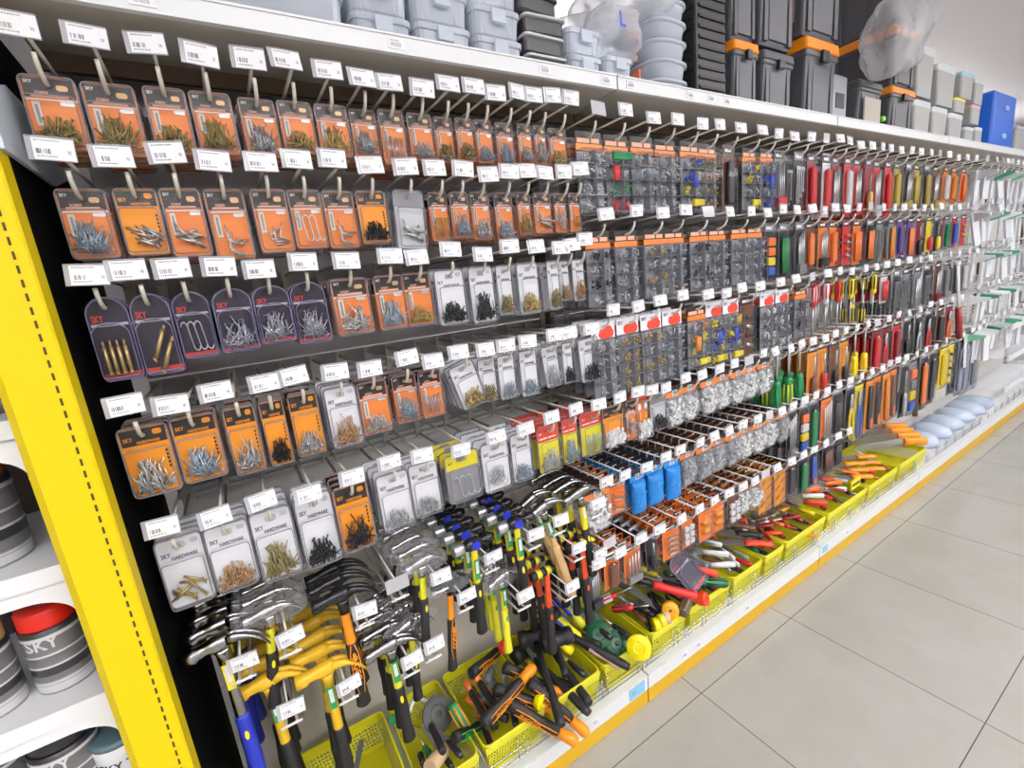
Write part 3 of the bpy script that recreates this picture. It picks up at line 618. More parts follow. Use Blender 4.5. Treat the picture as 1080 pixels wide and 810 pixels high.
# ------------------------------------------------------------------ bigger packs of the far bays
def compart_pack(x,y,zh,w,h,head,colors,where,what,nb=2,dy=.045,seed=0,tilt=0):
    """clear compartment box under a printed header card; nominal .1 x .2"""
    def head_mesh():
        b=MB()
        if head=='orange':
            b.box((0,0,-.002),(.094,.0012,.03),1); b.box((0,-.001,-.0245),(.098,.002,.016),0); b.box((-.02,-.0012,-.008),(.045,.001,.011),2); b.box((.024,-.0012,-.008),(.03,.001,.011),2)
            vs,fs=text_geo('SKY',.009); b.add(vs,fs,3,(-.04,-.0022,.002))
        else:
            b.box((0,0,-.008),(.096,.0012,.044),0); b.prism(rrect(.06,.024,.011,.012,-.017),-.0022,0,1); b.prism(rrect(.03,.016,.007,.02,-.006),-.0026,0,1)
            vs,fs=text_geo('SKY',.012); b.add(vs,fs,3,(-.043,-.0018,-.002))
        return b.mesh('header_card',[orange if head=='orange' else white_card,header_bk if head=='orange' else redp,salmon,ink])
    def box_mesh():
        b=MB(); o=rrect(.098,.158,.006,0,-.11); i=rrect(.092,.15,.005,0,-.11)
        b.loft([[(p,0,q) for p,q in o],[(p,-.026,q) for p,q in o],[(p,-.03,q) for p,q in i]],0,cap0=True)
        b.tube([(p,-.028,q) for p,q in i],.0011,4,1,closed=True); b.tube([(p,-.001,q) for p,q in o],.0014,4,1,closed=True)
        b.box((0,.001,-.01),(.1,.0006,.05),0)
        return b.mesh('clear_box',[shell_c,rim_c])
    def div_mesh():
        b=MB()
        for z in (-.068,-.105,-.145): b.box((0,-.014,z),(.092,.024,.0014),0)
        b.box((0,-.014,-.11),(.0014,.024,.15),0); b.box((0,-.001,-.11),(.092,.0008,.15),1)
        return b.mesh('dividers',[rim_c,mat('smoky_back_sheet',(.36,.38,.42),.3)])
    def fill():
        r=random.Random(seed*5+3); b=MB(); k=0
        for cx in(-.024,.024):
            for z0,z1 in((-.064,-.034),(-.102,-.07),(-.142,-.107),(-.182,-.147)):
                mi=k%len(colors); k+=1
                for j in range(9):
                    a=r.uniform(-.6,.6)+(PI/2 if r.random()<.3 else 0); c=Vector((cx+r.uniform(-.012,.012),r.uniform(-.024,-.006),z0+.003+(z1-z0)*.62*r.random())); d=Vector((math.cos(a),0,math.sin(a)))*.0085
                    if (k+seed)%3==0: b.tube([c-d*.35,c+d*.35],.0042,6,mi)
                    else: b.tube([c-d,c+d],[.0016,.0026],5,mi)
        return b.mesh('bolts',[HC[c] for c in colors])
    HC={'s':steel,'b':brass,'o':olive,'c':copper,'g':bluest,'k':blackst,'w':white_pl,'R':plug_r,'G':plug_g,'Y':plug_y,'B':plug_b,'O':plug_o}
    hm=cached(('chead',head),head_mesh); bm=cached('cbox',box_mesh); dm=cached('cdiv',div_mesh); fm=cached(('cfill',colors,seed%3),fill)
    sc=(w/.1,1,h/.2)
    t=thing('assortment_pack',f"compartment pack of {what}, {where}",'hardware pack',(x,y,zh),(0,tilt,0),scale=sc)
    for n,m in(('header_card',hm),('clear_box',bm),('dividers',dm),('bolts',fm)): link(n,m,t)
    for ch in colors:
        pass
    for c in dict.fromkeys(c for c in colors if c in 'RGYBO'):
        def plug():
            b=MB(); p={'G':(-.0,-.045,.075,.024,'x'),'R':(-.026,-.088,.02,.034,'z'),'Y':(.012,-.165,.055,.026,'x'),'B':(.0,-.1,.028,.04,'z'),'O':(-.02,-.105,.022,.045,'z')}[c]
            if p[4]=='x':
                for q in(-.006,0,.006): b.tube([(p[0]-p[2]/2,-.024,p[1]+q),(p[0]+p[2]/2,-.024,p[1]+q*.8)],.0052,6,0)
            else:
                for q in(-.0065,0,.0065): b.tube([(p[0]+q,-.024,p[1]-p[3]/2),(p[0]+q,-.024,p[1]+p[3]/2)],.0052,6,0)
            return b.mesh('wall_plugs',[HC[c]])
        link('wall_plugs',cached(('plug',c),plug),t)
    for k in range(nb):
        o=solo('assortment_pack',bm,f"compartment pack of {what} behind, {where}",'hardware pack',(x+rnd.uniform(-.004,.004),y+dy*(k+1),zh+rnd.uniform(-.004,.003)),(0,tilt+rnd.uniform(-.03,.03),0),f"{what} packs queued behind, {where}",sc)
        link('header_card',hm,o); link('dividers',dm,o)
plug_r=mat('red_wall_plug',(.75,.03,.03),.4); plug_g=mat('green_wall_plug',(.01,.27,.08),.4); plug_y=mat('yellow_wall_plug',(.9,.75,.02),.4); plug_b=mat('blue_wall_plug',(.03,.08,.55),.4); plug_o=mat('orange_wall_plug',(.9,.3,.02),.4)
def bag_pack(x,y,zh,w,h,fillc,head,where,what,nb=1,dy=.06,seed=0,tilt=0):
    """puffy clear bag under an orange header card; nominal .1 x .14"""
    def head_mesh():
        b=MB(); b.box((0,0,0),(.094,.0014,.034),0); b.box((.004,-.0012,-.003),(.028,.001,.02),1); b.box((0,-.001,.0125),(.094,.001,.019),2)
        for k in range(3): b.box((.004,-.0019,-.009+.006*k),(.02,.0004,.002),2)
        return b.mesh('header_card',[orange if head=='o' else blue_f,white_card,header_bk])
    def film_mesh():
        r=random.Random(seed+2); b=MB(); n=14; rings=[]
        for i in range(9):
            v=i/8; z=-.016-.108*v; bulge=math.sin(PI*min(1,v*1.05))**.7 if v<1 else 0
            hw=.046*(.94+.08*math.sin(PI*v)); d=.004+.024*bulge
            if head=='b': hw=.044*(1+.12*max(0,v-.85)*6); d=.018 if v<.9 else .008; d=d if v>.08 else .006
            rings.append([(hw*math.cos(2*PI*k/n)*(1+r.uniform(-.05,.05)),-.006+d*math.sin(2*PI*k/n)*(1+r.uniform(-.25,.25)),z+r.uniform(-.002,.002)) for k in range(n)])
        b.loft(rings,0,cap0=True,smooth=True); return b.mesh('bag_film',[film if head=='o' else film_b])
    def fill():
        r=random.Random(seed+9); b=MB()
        for i in range(75):
            v=r.random()**.7; z=-.026-.09*v; a=r.uniform(0,2*PI); q=math.sqrt(r.random()); wd=.04*(.75+.25*math.sin(PI*v)); px,py=wd*q*math.cos(a),-.006+.02*q*math.sin(a)*math.sin(PI*min(1,.2+v*.8))
            R=Matrix.Rotation(r.uniform(0,PI),3,'Y')@Matrix.Rotation(r.uniform(0,PI),3,'X'); b.box((px,py,z),(.013,.006,.008),0,R)
            if i%3==0: b.tube([Vector((px,py,z)),Vector((px,py,z))+R@Vector((.016,0,.004))],.001,4,1)
        return b.mesh('clips',[fillc,steel])
    hm=cached(('bhead',head),head_mesh); fm=cached(('bfilm',head,seed%2),film_mesh); cm=cached(('bfill',fillc.name,seed%3),fill); sc=(w/.1,1,h/.14)
    t=thing('clip_bag',f"{'orange' if head=='o' else 'blue'} headed bag of {what}, {where}",'hardware bag',(x,y,zh),(0,tilt,0),scale=sc)
    for n,m in(('header_card',hm),('bag_film',fm),('clips',cm)): link(n,m,t)
    for k in range(nb):
        o=solo('clip_bag',hm,f"{'orange' if head=='o' else 'blue'} headed bag of {what} behind, {where}",'hardware bag',(x,y+dy*(k+1),zh),(0,tilt+rnd.uniform(-.03,.03),0),f"{what} bags queued behind, {where}",sc)
        if k<2: link('clips',cm,o)
blue_f=mat('bright_blue_film',(.02,.28,.75),.3); film_b=clear('blue_bag_film',(.25,.6,.95),alpha=.4,rough=.1,body=(.03,.3,.8),bump=.8)
grey_cl=mat('grey_nylon',(.38,.4,.43),.45)
# ---- narrow tool cards: a long card, a clear skin, one or more tools on it; nominal .07 x .2
C={'red':(.6,.025,.03),'dred':(.25,.015,.02),'orange':(.85,.2,.03),'gold':(.5,.38,.07),'dark':(.02,.02,.025),'purple':(.11,.07,.3),'steel':(.5,.52,.55),'grey':(.22,.23,.25),'yellow':(.85,.65,.02),'green':(.01,.2,.06),'white':(.75,.76,.8),'brown':(.16,.06,.03),'blue':(.03,.1,.5),'amber':(.75,.27,.02),'greyblue':(.32,.36,.48)}
def cm_(c,rough=.35): return mat('tool_'+c,C[c],rough,.75 if c=='steel' else 0)
def tool_card(x,y,zh,w,h,cardc,toolc,form,where,what,nb=2,dy=.045,seed=0,tilt=0):
    def card():
        b=MB(); b.prism(rrect(.066,.196,.005,0,-.084),0,.0012,0); b.box((0,-.0006,-.002),(.06,.0008,.024),1); b.box((-.004,-.0012,-.002),(.036,.0006,.009),2)
        return b.mesh('backing_card',[cm_(cardc),header_bk if cardc!='dark' else cm_('grey'),white_card])
    def skin():
        b=MB(); o=rrect(.06,.155,.006,0,-.1); i=rrect(.052,.147,.006,0,-.1); b.loft([[(p,-.001,q) for p,q in o],[(p,-.018,q) for p,q in o],[(p,-.021,q) for p,q in i]],0); b.tube([(p,-.001,q) for p,q in rrect(.066,.196,.005,0,-.084)],.0012,4,1,closed=True); return b.mesh('clear_skin',[shell_c,rim_c])
    def tool():
        b=MB()
        if form=='bits':
            for k in range(4): b.tube([(-.018+.012*k,-.01,-.165),(-.018+.012*k,-.01,-.04+.006*k)],.003,6,1)
            b.box((0,-.012,-.16),(.052,.016,.035),0)
        elif form=='slab':
            b.rbox((0,-.01,-.1),(.034,.016,.13),.005,0); b.tube([(0,-.01,-.03),(0,-.01,-.07)],.004,6,1)
        elif form=='sticks':
            for k in range(5): b.tube([(-.02+.01*k,-.011,-.165),(-.02+.01*k+.003*math.sin(k),-.011,-.04)],.0042,7,0)
        elif form=='squares':
            for k,mi in enumerate((2,0,3,4)): b.rbox((0,-.009,-.05-.034*k),(.044,.014,.028),.003,mi)
        elif form=='driver':
            b.tube([(0,-.013,-.03),(0,-.013,-.1)],.0032,7,1); b.sweep([(-.1,0,-.013,.006,.006),(-.105,0,-.013,.011,.011),(-.13,0,-.013,.013,.013),(-.16,0,-.013,.012,.012),(-.172,0,-.013,.008,.008)],8,0,'z')
        elif form=='spanners':
            for k in range(4):
                xx=-.021+.014*k; L=.13-.02*k; b.box((xx,-.008,-.045-L/2),(.006,.005,L),1); b.prism(rrect(.013,.013,.005,xx,-.043),-.011,-.005,1); b.prism(rrect(.014,.014,.006,xx,-.047-L),-.011,-.005,1)
        elif form=='pliers':
            for s in(-1,1): b.sweep([(-.07,s*.003,-.01,.006,.005),(-.1,s*.012,-.01,.006,.006),(-.14,s*.015,-.01,.006,.006),(-.175,s*.01,-.01,.005,.005)],8,0,'z')
            b.sweep([(-.03,0,-.01,.004,.004),(-.055,0,-.01,.012,.006),(-.075,0,-.01,.01,.006)],8,1,'z')
        elif form=='spring':
            for k in range(4):
                b.tube([(-.018,-.011,-.05-.03*k),(.018,-.011,-.058-.03*k)],.006,7,1 if k%2 else 0)
        elif form=='balls':
            for zz in(-.07,-.12):
                b.sweep([(-.02,0,zz,.004,.004),(-.016,0,zz,.016,.016),(-.006,0,zz,.021,.021),(.006,0,zz,.021,.021),(.016,0,zz,.016,.016),(.02,0,zz,.004,.004)],12,0,'y')
        elif form=='caps':
            for zz in(-.06,-.1,-.14):
                for xx in(-.015,.015): b.rbox((xx,-.01,zz),(.024,.014,.03),.004,0)
        elif form=='sheet':
            for k in range(6): b.box((-.014+.03*(k%2),-.002,-.04-.025*k),(.03,.001,.0028),0,Matrix.Rotation(-.6,3,'Y'))
        elif form=='knife':
            b.sweep([(-.03,0,-.01,.012,.006),(-.08,0,-.01,.013,.008),(-.13,.002,-.01,.015,.009),(-.17,0,-.01,.012,.008)],8,0,'z',.6); b.box((0,-.012,-.15),(.016,.016,.03),2)
        return b.mesh('tool',[cm_(toolc),steel,cm_('orange'),cm_('yellow'),cm_('blue')])
    pc=cached(('tcard',cardc),card); ps=cached('tskin',skin); pt=cached(('ttool',toolc,form),tool); sc=(w/.07,1,h/.2)
    t=thing('tool_card',f"{what}, {where}",'carded tool',(x,y,zh),(0,tilt,0),scale=sc); link('backing_card',pc,t); link('clear_skin',ps,t)
    link({'bits':'drill_bit','slab':'tool_body','sticks':'marker_stick','squares':'block','driver':'screwdriver','spanners':'spanner','pliers':'pliers','spring':'spring','knife':'knife','balls':'ball','caps':'cap','sheet':'printed_slash'}[form],pt,t)
    for k in range(nb):
        o=solo('tool_card',pc,f"{what} behind, {where}",'carded tool',(x+rnd.uniform(-.004,.004),y+dy*(k+1),zh+rnd.uniform(-.004,.003)),(0,tilt+rnd.uniform(-.05,.05),0),f"{what} queued behind, {where}",sc); link('tool',pt,o)
# ------------------------------------------------------------------ loose tools
PR={}
def proto(key,fn):
    if key not in PR: PR[key]=fn()
    return PR[key]
def make(name,parts,label,cat,loc,rot=(0,0,0),group=None,s=1.):
    t=thing(name,label,cat,loc,rot,group,(s,s,s))
    done={}
    for p in parts: done[p[0]]=link(p[0],p[1],done[p[2]] if len(p)>2 else t)
    return t
def hammer_parts(st):
    b=MB(); headm,neckm,gripm,spotm=st['head'],st['neck'],st['grip'],st['spot']
    if st['form']=='claw':
        b.sweep([(-.066,0,-.004,.0125,.0125),(-.064,0,-.004,.0155,.0155),(-.044,0,-.003,.0155,.0155),(-.038,0,-.001,.0125,.0125),(-.022,0,.001,.013,.0135),(-.012,0,.001,.0155,.0165),(.012,0,.003,.0155,.0165),(.018,0,.004,.015,.014)],14,0,pw=.85)
        for s in(-1,1): b.sweep([(.012,s*.0075,.004,.0085,.0135),(.03,s*.0082,.005,.0078,.0105),(.048,s*.009,.0,.0078,.0075),(.064,s*.0098,-.010,.0076,.0052),(.077,s*.0105,-.024,.007,.0036),(.086,s*.011,-.040,.006,.002)],8,0)
        b.sweep([(-.012,0,0,.0165,.0125),(-.024,0,0,.0125,.0105),(-.046,0,0,.0118,.0098)],12,0,'z')
    elif st['form']=='ball':
        b.sweep([(-.062,0,0,.015,.015),(-.06,0,0,.0175,.0175),(-.034,0,0,.0175,.0175),(-.03,0,0,.012,.012)],12,1)
        b.sweep([(-.03,0,0,.012,.012),(-.014,0,0,.018,.018),(.014,0,0,.018,.018),(.02,0,0,.011,.011),(.032,0,0,.011,.011),(.036,0,0,.016,.016),(.05,0,0,.016,.016),(.062,0,0,.009,.009)],12,0)
        b.prism([(.014*math.cos(2*PI*k/18),.012*math.sin(2*PI*k/18)+.001) for k in range(18)],-.0195,-.012,2)
    elif st['form']=='stripe':
        for k in range(7): b.sweep([(-.06+.018*k,0,-.02*(max(0,k-4)/3)**2,.014-.0012*max(0,k-3),.0145-.0025*max(0,k-3)),(-.042+.018*k,0,-.02*(max(0,k-3)/3)**2,.014-.0012*max(0,k-2),.0145-.0025*max(0,k-2))],10,k%2 and 2 or 0)
    hd=b.mesh('head',[headm,steel,st.get('mark',yellowp)])
    L=st.get('L',.3); c=MB()
    c.sweep([(.006,0,0,.0105,.0075),(-.03,0,0,.010,.0075),(-.07,0,0,.0105,.008),(-L*.45,0,0,.0115,.009),(-L*.47,0,0,.009,.007)],10,0,'z')
    nk=c.mesh('neck',[neckm]); g=MB()
    g.sweep([(-L*.42,0,0,.0125,.010),(-L*.44,0,0,.0145,.0115),(-L*.55,0,0,.0135,.011),(-L*.68,0,0,.0155,.0125),(-L*.8,0,0,.0135,.011),(-L*.92,0,0,.0155,.0125),(-L*.985,0,0,.017,.0135),(-L,0,0,.013,.010)],12,0,'z')
    gr=g.mesh('grip',[gripm]); q=MB()
    for zz,rr in((-L*.53,.0042),):
        q.prism([(rr*math.cos(2*PI*k/12),zz+.011*math.sin(2*PI*k/12)) for k in range(12)],-.0122,-.0105,0)
    out=[('head',hd),('neck',nk),('grip',gr),('grip_inlay',q.mesh('grip_inlay',[spotm]),'grip')]
    if st.get('label'):
        q=MB(); q.box((0,-.0095,-.075),(.0155,.0014,.06),0); q.box((0,-.0104,-.068),(.009,.001,.036),1); out.append(('label',q.mesh('label',[st['label'],white_card]),'neck'))
    if st.get('letter'):
        q=MB(); vs,fs=text_geo(st['letter'],.02); q.add([(z-.007,0,-x) for x,_,z in vs],fs,0,(0,-.0145,-L*.52))
        for s in(-1,1): q.tube([(s*.004,-.0125,-L*.42),(s*.009,-.013,-L*.5),(s*.0115,-.0125,-L*.72),(s*.006,-.0135,-L*.86)],.0012,5,0)
        out.append(('lettering',q.mesh('lettering',[st['spot']]),'grip'))
    return out
def mallet_parts(hm,gm):
    b=MB(); b.sweep([(-.055,0,0,.026,.026),(-.053,0,0,.029,.029),(-.03,0,0,.029,.029),(-.026,0,0,.025,.025),(.026,0,0,.025,.025),(.03,0,0,.029,.029),(.053,0,0,.029,.029),(.055,0,0,.026,.026)],16); h=b.mesh('head',[hm])
    g=MB(); g.sweep([(-.02,0,0,.011,.009),(-.12,0,0,.011,.009),(-.16,0,0,.0125,.0105),(-.28,0,0,.0155,.013),(-.3,0,0,.012,.01)],10,0,'z'); return [('head',h),('handle',g.mesh('handle',[gm]))]
def screwdriver_parts(c1,c2,L=.22,key=None):
    def f():
        b=MB(); b.sweep([(0,0,0,.009,.009),(.004,0,0,.013,.013),(.03,0,0,.0145,.0145),(.065,0,0,.0125,.0125),(.085,0,0,.013,.013),(.095,0,0,.0075,.0075)],10); h=b.mesh('handle',[cm_(c1)])
        d=MB()
        for k in range(6):
            a=2*PI*k/6; d.tube([(.008,.0125*math.cos(a),.0125*math.sin(a)),(.035,.0142*math.cos(a),.0142*math.sin(a)),(.07,.012*math.cos(a),.012*math.sin(a))],.003,5)
        s=MB(); s.tube([(.09,0,0),(L-.008,0,0)],.0032,7); s.box((L-.004,0,0),(.012,.0075,.0018))
        return [('handle',h),('grip_rib',d.mesh('grip_rib',[cm_(c2)]),'handle'),('shaft',s.mesh('shaft',[steel]))]
    return proto(('sd',c1,c2,L),f)
def disc_parts(m,R=.036,T=.02,core=None):
    b=MB(); b.lathe([(R*.2,-T/2),(R*.96,-T/2),(R,-T/2+.002),(R,T/2-.002),(R*.96,T/2),(R*.2,T/2)],28,0,cap=False); b.lathe([(R*.2,T/2),(R*.2,-T/2)],16,1,cap=False); h=MB(); h.lathe([(R*.2,-T/2+.002),(R*.2,T/2-.002)],16,0)
    h2=MB(); h2.lathe([(R*.55,T/2),(R*.55,T/2+.0015),(R*.42,T/2+.0015),(R*.42,T/2)],24,0,cap=False)
    return [('roll',b.mesh('roll',[m,ink])),('core',h.mesh('core',[core or black_m])),('ring',h2.mesh('ring',[m]))]
def cutter_parts(ca,cb):
    out=[]
    for s in(-1,1):
        b=MB(); b.sweep([(0,0,s*.004,.008,.008),(.06,0,s*.018,.009,.009),(.16,0,s*.03,.011,.011),(.2,0,s*.03,.014,.016),(.235,0,s*.028,.016,.019),(.245,0,s*.028,.011,.013)],10); out.append(('handle',b.mesh('handle',[ca])))
        b=MB(); b.sweep([(.02,0,s*.003,.006,.004),(.09,0,s*.012,.0085,.007),(.17,0,s*.018,.0095,.008),(.19,0,s*.018,.006,.006)],8); out.append(('inner_grip',b.mesh('inner_grip',[cb]),'handle'))
    b=MB(); b.sweep([(-.09,0,0,.003,.004),(-.06,0,0,.006,.014),(-.02,0,0,.008,.018),(.01,0,0,.007,.012)],10); out.append(('jaw',b.mesh('jaw',[blackst]))); return out
def saw_parts(hc,bc):
    b=MB(); b.prism([(.1,-.02),(.34,-.008),(.34,.012),(.1,.022)],-.0008,.0008); n=[]
    h=MB(); h.sweep([(0,0,-.004,.009,.013),(.01,0,-.006,.011,.017),(.05,0,0,.011,.015),(.09,0,0,.011,.017),(.115,0,0,.009,.02)],10); 
    return [('blade',b.mesh('blade',[bc])),('handle',h.mesh('handle',[hc]))]
def file_parts(hc):
    b=MB(); b.box((.17,0,0),(.16,.02,.004)); h=MB(); h.sweep([(0,0,0,.01,.01),(.02,0,0,.014,.014),(.06,0,0,.012,.012),(.095,0,0,.008,.008)],10); return [('blade',b.mesh('blade',[steel])),('handle',h.mesh('handle',[hc]))]
def putty_parts(hc):
    b=MB(); b.prism([(.1,-.012),(.19,-.034),(.19,.034),(.1,.012)],-.0008,.0008); h=MB(); h.sweep([(0,0,0,.008,.012),(.03,0,0,.009,.013),(.07,0,0,.008,.011),(.105,0,0,.006,.01)],10,pw=.7); return [('blade',b.mesh('blade',[steel])),('handle',h.mesh('handle',[hc]))]
def wrench_parts(hc):
    b=MB(); b.sweep([(.07,0,0,.006,.009),(.12,0,0,.006,.01),(.15,0,0,.007,.013),(.17,0,.004,.009,.022),(.19,0,.006,.009,.018)],10,pw=.6); b.box((.2,0,.02),(.03,.014,.009)); b.box((.195,0,-.012),(.022,.014,.009)); h=MB(); h.sweep([(0,0,0,.008,.012),(.03,0,0,.0085,.013),(.09,0,0,.008,.012)],10); return [('jaw',b.mesh('jaw',[steel])),('handle',h.mesh('handle',[hc]))]
def frame_parts(m):
    b=MB(); b.tube([(0,0,0),(.19,0,0),(.2,0,-.01),(.2,0,-.07)],.0065,6); b.tube([(0,0,0),(0,0,-.07)],.0065,6); g=MB(); g.tube([(.01,0,-.068),(.19,0,-.068)],.002,5); h=MB(); h.sweep([(-.1,0,-.07,.009,.012),(-.06,0,-.066,.011,.014),(0,0,-.066,.01,.012)],8); return [('frame',b.mesh('frame',[m])),('blade',g.mesh('blade',[steel])),('handle',h.mesh('handle',[plug_g]))]
def roller_parts(m):
    b=MB(); b.tube([(0,0,0),(.11,0,0)],.021,14); h=MB(); h.tube([(-.005,0,0),(-.02,0,0),(-.02,0,-.04),(.05,0,-.05),(.05,0,-.1)],.003,6); g=MB(); g.sweep([(-.1,.05,0,.009,.009),(-.15,.05,0,.012,.012),(-.19,.05,0,.009,.009)],8,0,'z'); return [('sleeve',b.mesh('sleeve',[m])),('wire_arm',h.mesh('wire_arm',[steel])),('handle',g.mesh('handle',[plug_g]))]
def knife_parts(c1,c2,letter='INGCO'):
    b=MB(); b.sweep([(0,0,0,.011,.012),(.004,0,0,.016,.018),(.03,0,.002,.0145,.016),(.08,0,0,.0125,.014),(.13,0,0,.0135,.016),(.15,0,0,.009,.011)],12); q=MB()
    for s in(-1,1): q.tube([(.02,-.0125,s*.009),(.06,-.013,s*.011),(.09,-.0125,s*.006),(.14,-.0125,s*.008)],.0016,5)
    vs,fs=text_geo(letter,.018); q.add(vs,fs,0,(.035,-.0155,-.006))
    h=MB(); h.sweep([(.145,0,0,.011,.012),(.19,0,0,.013,.014),(.2,0,0,.01,.01)],10,pw=.6); return [('handle',b.mesh('handle',[c1])),('trim_lines',q.mesh('trim_lines',[c2]),'handle'),('nose',h.mesh('nose',[c2]))]
def basket(x0,x1,i,H=.11,y0=.112,D=.315):
    w=x1-x0; b=MB(); 
    def ring(k,z,ins): return [(-w/2+ins,ins,z),(w/2-ins,ins,z),(w/2-ins,D-ins,z),(-w/2+ins,D-ins,z)]
    R=[[b.V(p) for p in ring(0,z,ins)] for z,ins in((0,.014),(H,.0))]
    for k in range(4): b.F((R[0][k],R[0][(k+1)%4],R[1][(k+1)%4],R[1][k]),0)
    b.F(R[0][::-1],1)
    bm=b.mesh('body',[YB_,YS]); t=thing('plastic_basket',f"bright yellow perforated plastic basket on the base shelf, {nth(i)} from the near end",'basket',((x0+x1)/2,y0,.126))
    link('body',bm,t); r=MB(); o=rrect(w+.004,D+.004,.02,0,D/2,n=5)
    r.loft([[(p*k,(q-D/2)*k+D/2,z) for p,q in o] for k,z in((1.0,H-.012),(1.0,H+.002),(.99,H+.004),(.965,H+.003),(.96,H-.004))],0,cap1=False)
    link('rim',r.mesh('rim',[YS]),t); return t
YS=mat('basket_yellow',(.74,.70,.02),.35); YB_=perforated('basket_yellow_perforated',(.72,.68,.02),.0095,.0115,.27)
def wrap_mesh(seed,yl=True):
    r=random.Random(seed); b=MB(); n=12; rings=[]
    for i in range(11):
        u=i/10; x=-.085+.18*u; rr=.014+.019*math.sin(PI*min(max(u,.03),.97))**.6
        rings.append([(x,rr*.62*math.cos(2*PI*k/n)*(1+r.uniform(-.3,.3)),-.006*u*3+rr*math.sin(2*PI*k/n)*(1+r.uniform(-.28,.28))) for k in range(n)])
    b.loft(rings,0,cap0=True,smooth=False); return b.mesh('plastic_wrap',[film])
# ------------------------------------------------------------------ bay 1 hooks and packs
ROWN={'A':'top row','B':'second row','C':'third row','D':'fourth row','E':'fifth row'}
STD={'A':.105,'B':.115,'C':.125,'D':.13,'E':.148}
xsr={}
for q in BAY1: xsr.setdefault(q[0],[]).append(q[5])
for (r,i,st,co,m,px,dx,zr,w,zt,h,tilt,tz) in BAY1:
    if r=='E' and i>=12: px=px+dx+.012; dx=-.012
    xs=xsr[r]; pitch=min([abs(xs[j]-xs[i]) for j in(i-1,i+1) if 0<=j<len(xs)])
    w=max(.036,min(w,pitch-.003)); h=max(h,STD[r]*.9)
    where=f"{nth(i)} from yellow post, {ROWN[r]}"
    hook(px,zr,where,dx=max(-.025,min(.025,dx)),tagdz=max(-.012,min(.012,tz)))
    zh=zr-.055
    nb=4 if px>-.7 else 3
    yy=.15 if (i*7+ord(r))%3 else .158
    pack(st,co,m,px,yy,zh,w,h,where,nb=nb,dy=.03+.006*(i%3),tilt=tilt,seed=i+ord(r))
# ------------------------------------------------------------------ far bays
def far_row(zr,rown,items,hk=True):
    for i,(x,f) in enumerate(items):
        where=f"{nth(i)} past rack joint, {rown}"
        if hk: hook(x,zr+rnd.uniform(-.004,.004),where,dx=rnd.uniform(-.012,.006),tagdz=rnd.uniform(-.006,.006),empty=(i*13+len(rown))%11==0,white=(i%3>0))
        zh=zr-.055; y=.15+.006*(i%2)
        k=f[0]
        if k=='a': compart_pack(x,y,zh,f[3],f[4],f[1],f[2],where,f[5],seed=i,nb=2 if x<.6 else 1)
        elif k=='t': tool_card(x,y,zh,f[1],f[2]*(1.3 if zr==.9 and x>.86 else 1),f[3],f[4],f[5],where,f[6],seed=i,nb=6 if zr<.8 or f[5]=='spring' and x<0 else 3 if x<2 else 1,dy=.04,tilt=rnd.uniform(-.03,.03))
        elif k=='b': bag_pack(x,y,zh,f[1],f[2],f[3],f[4],where,f[5],seed=i,nb=7,dy=.036)
        elif k=='d':
            for j in range(3):
                a=f[1+j%2]; down=f[3]
                make('screwdriver',screwdriver_parts(a[0],a[1]),f"{a[0]} and {a[1]} screwdriver, {'handle down' if down else 'handle up'}, {['front','middle','rear'][j]} on {where}",'screwdriver',(x+.008*(j-1),.15+.045*j,zh-(.215 if down else -.01)),(0,-PI/2 if down else PI/2,0),None,f[4] if len(f)>4 else 1.)
A=lambda c,what,w=.098,h=.215,head='orange':('a',head,c,w,h,what)
T=lambda card,tool,form,what,w=.07,h=.22,nb=2:('t',w,h,card,tool,form,what,nb)
rowA=[(-.24,A('ss','steel bolts')),(-.13,A('ssGR','screws and red green plugs')),(-.03,A('sg','steel nuts')),(.08,A('ss','steel screws')),(.19,A('sBY','blue and yellow plugs')),(.29,A('oc','bronze hooks')),(.40,T('brown','dark','slab','dark brown carded latch',nb=3)),(.53,A('sYs','steel fixings and yellow plugs',.085)),(.63,A('gB','blue zinc hooks',.085)),
 (.73,T('grey','red','bits','red based carded drill bit set',.075)),(.86,T('dark','steel','spanners','grey carded chisel set',.075)),(.97,T('dred','red','slab','dark red carded tool')),(1.08,T('white','red','slab','white and red carded blade',.075,.26)),(1.17,T('dred','steel','bits','dark red carded bit set',.07,.26)),(1.27,T('red','white','slab','red carded white blade',.075,.26)),(1.37,T('red','red','bits','red carded bit set',.075,.26)),(1.47,T('dred','gold','driver','red carded gold bit',.07,.26)),(1.57,T('red','white','bits','red and white carded bits',.08,.27)),(1.68,T('red','red','slab','glossy red carded tool',.08,.27)),
 (1.80,T('gold','gold','slab','gold carded blade',.08,.24)),(1.92,T('dark','gold','bits','dark gold carded bits',.08,.24)),(2.04,T('gold','gold','sticks','gold carded rods',.08,.24)),(2.16,T('dark','gold','slab','black carded gold blade',.08,.25)),(2.30,T('brown','gold','bits','brown carded gold bits',.08,.24)),(2.44,T('amber','white','slab','amber carded white tool',.085,.2)),(2.58,T('orange','amber','slab','orange carded tool',.09,.2)),(2.72,T('orange','orange','knife','orange carded knife',.09,.2))]
far_row(1.95,'far top row',rowA)
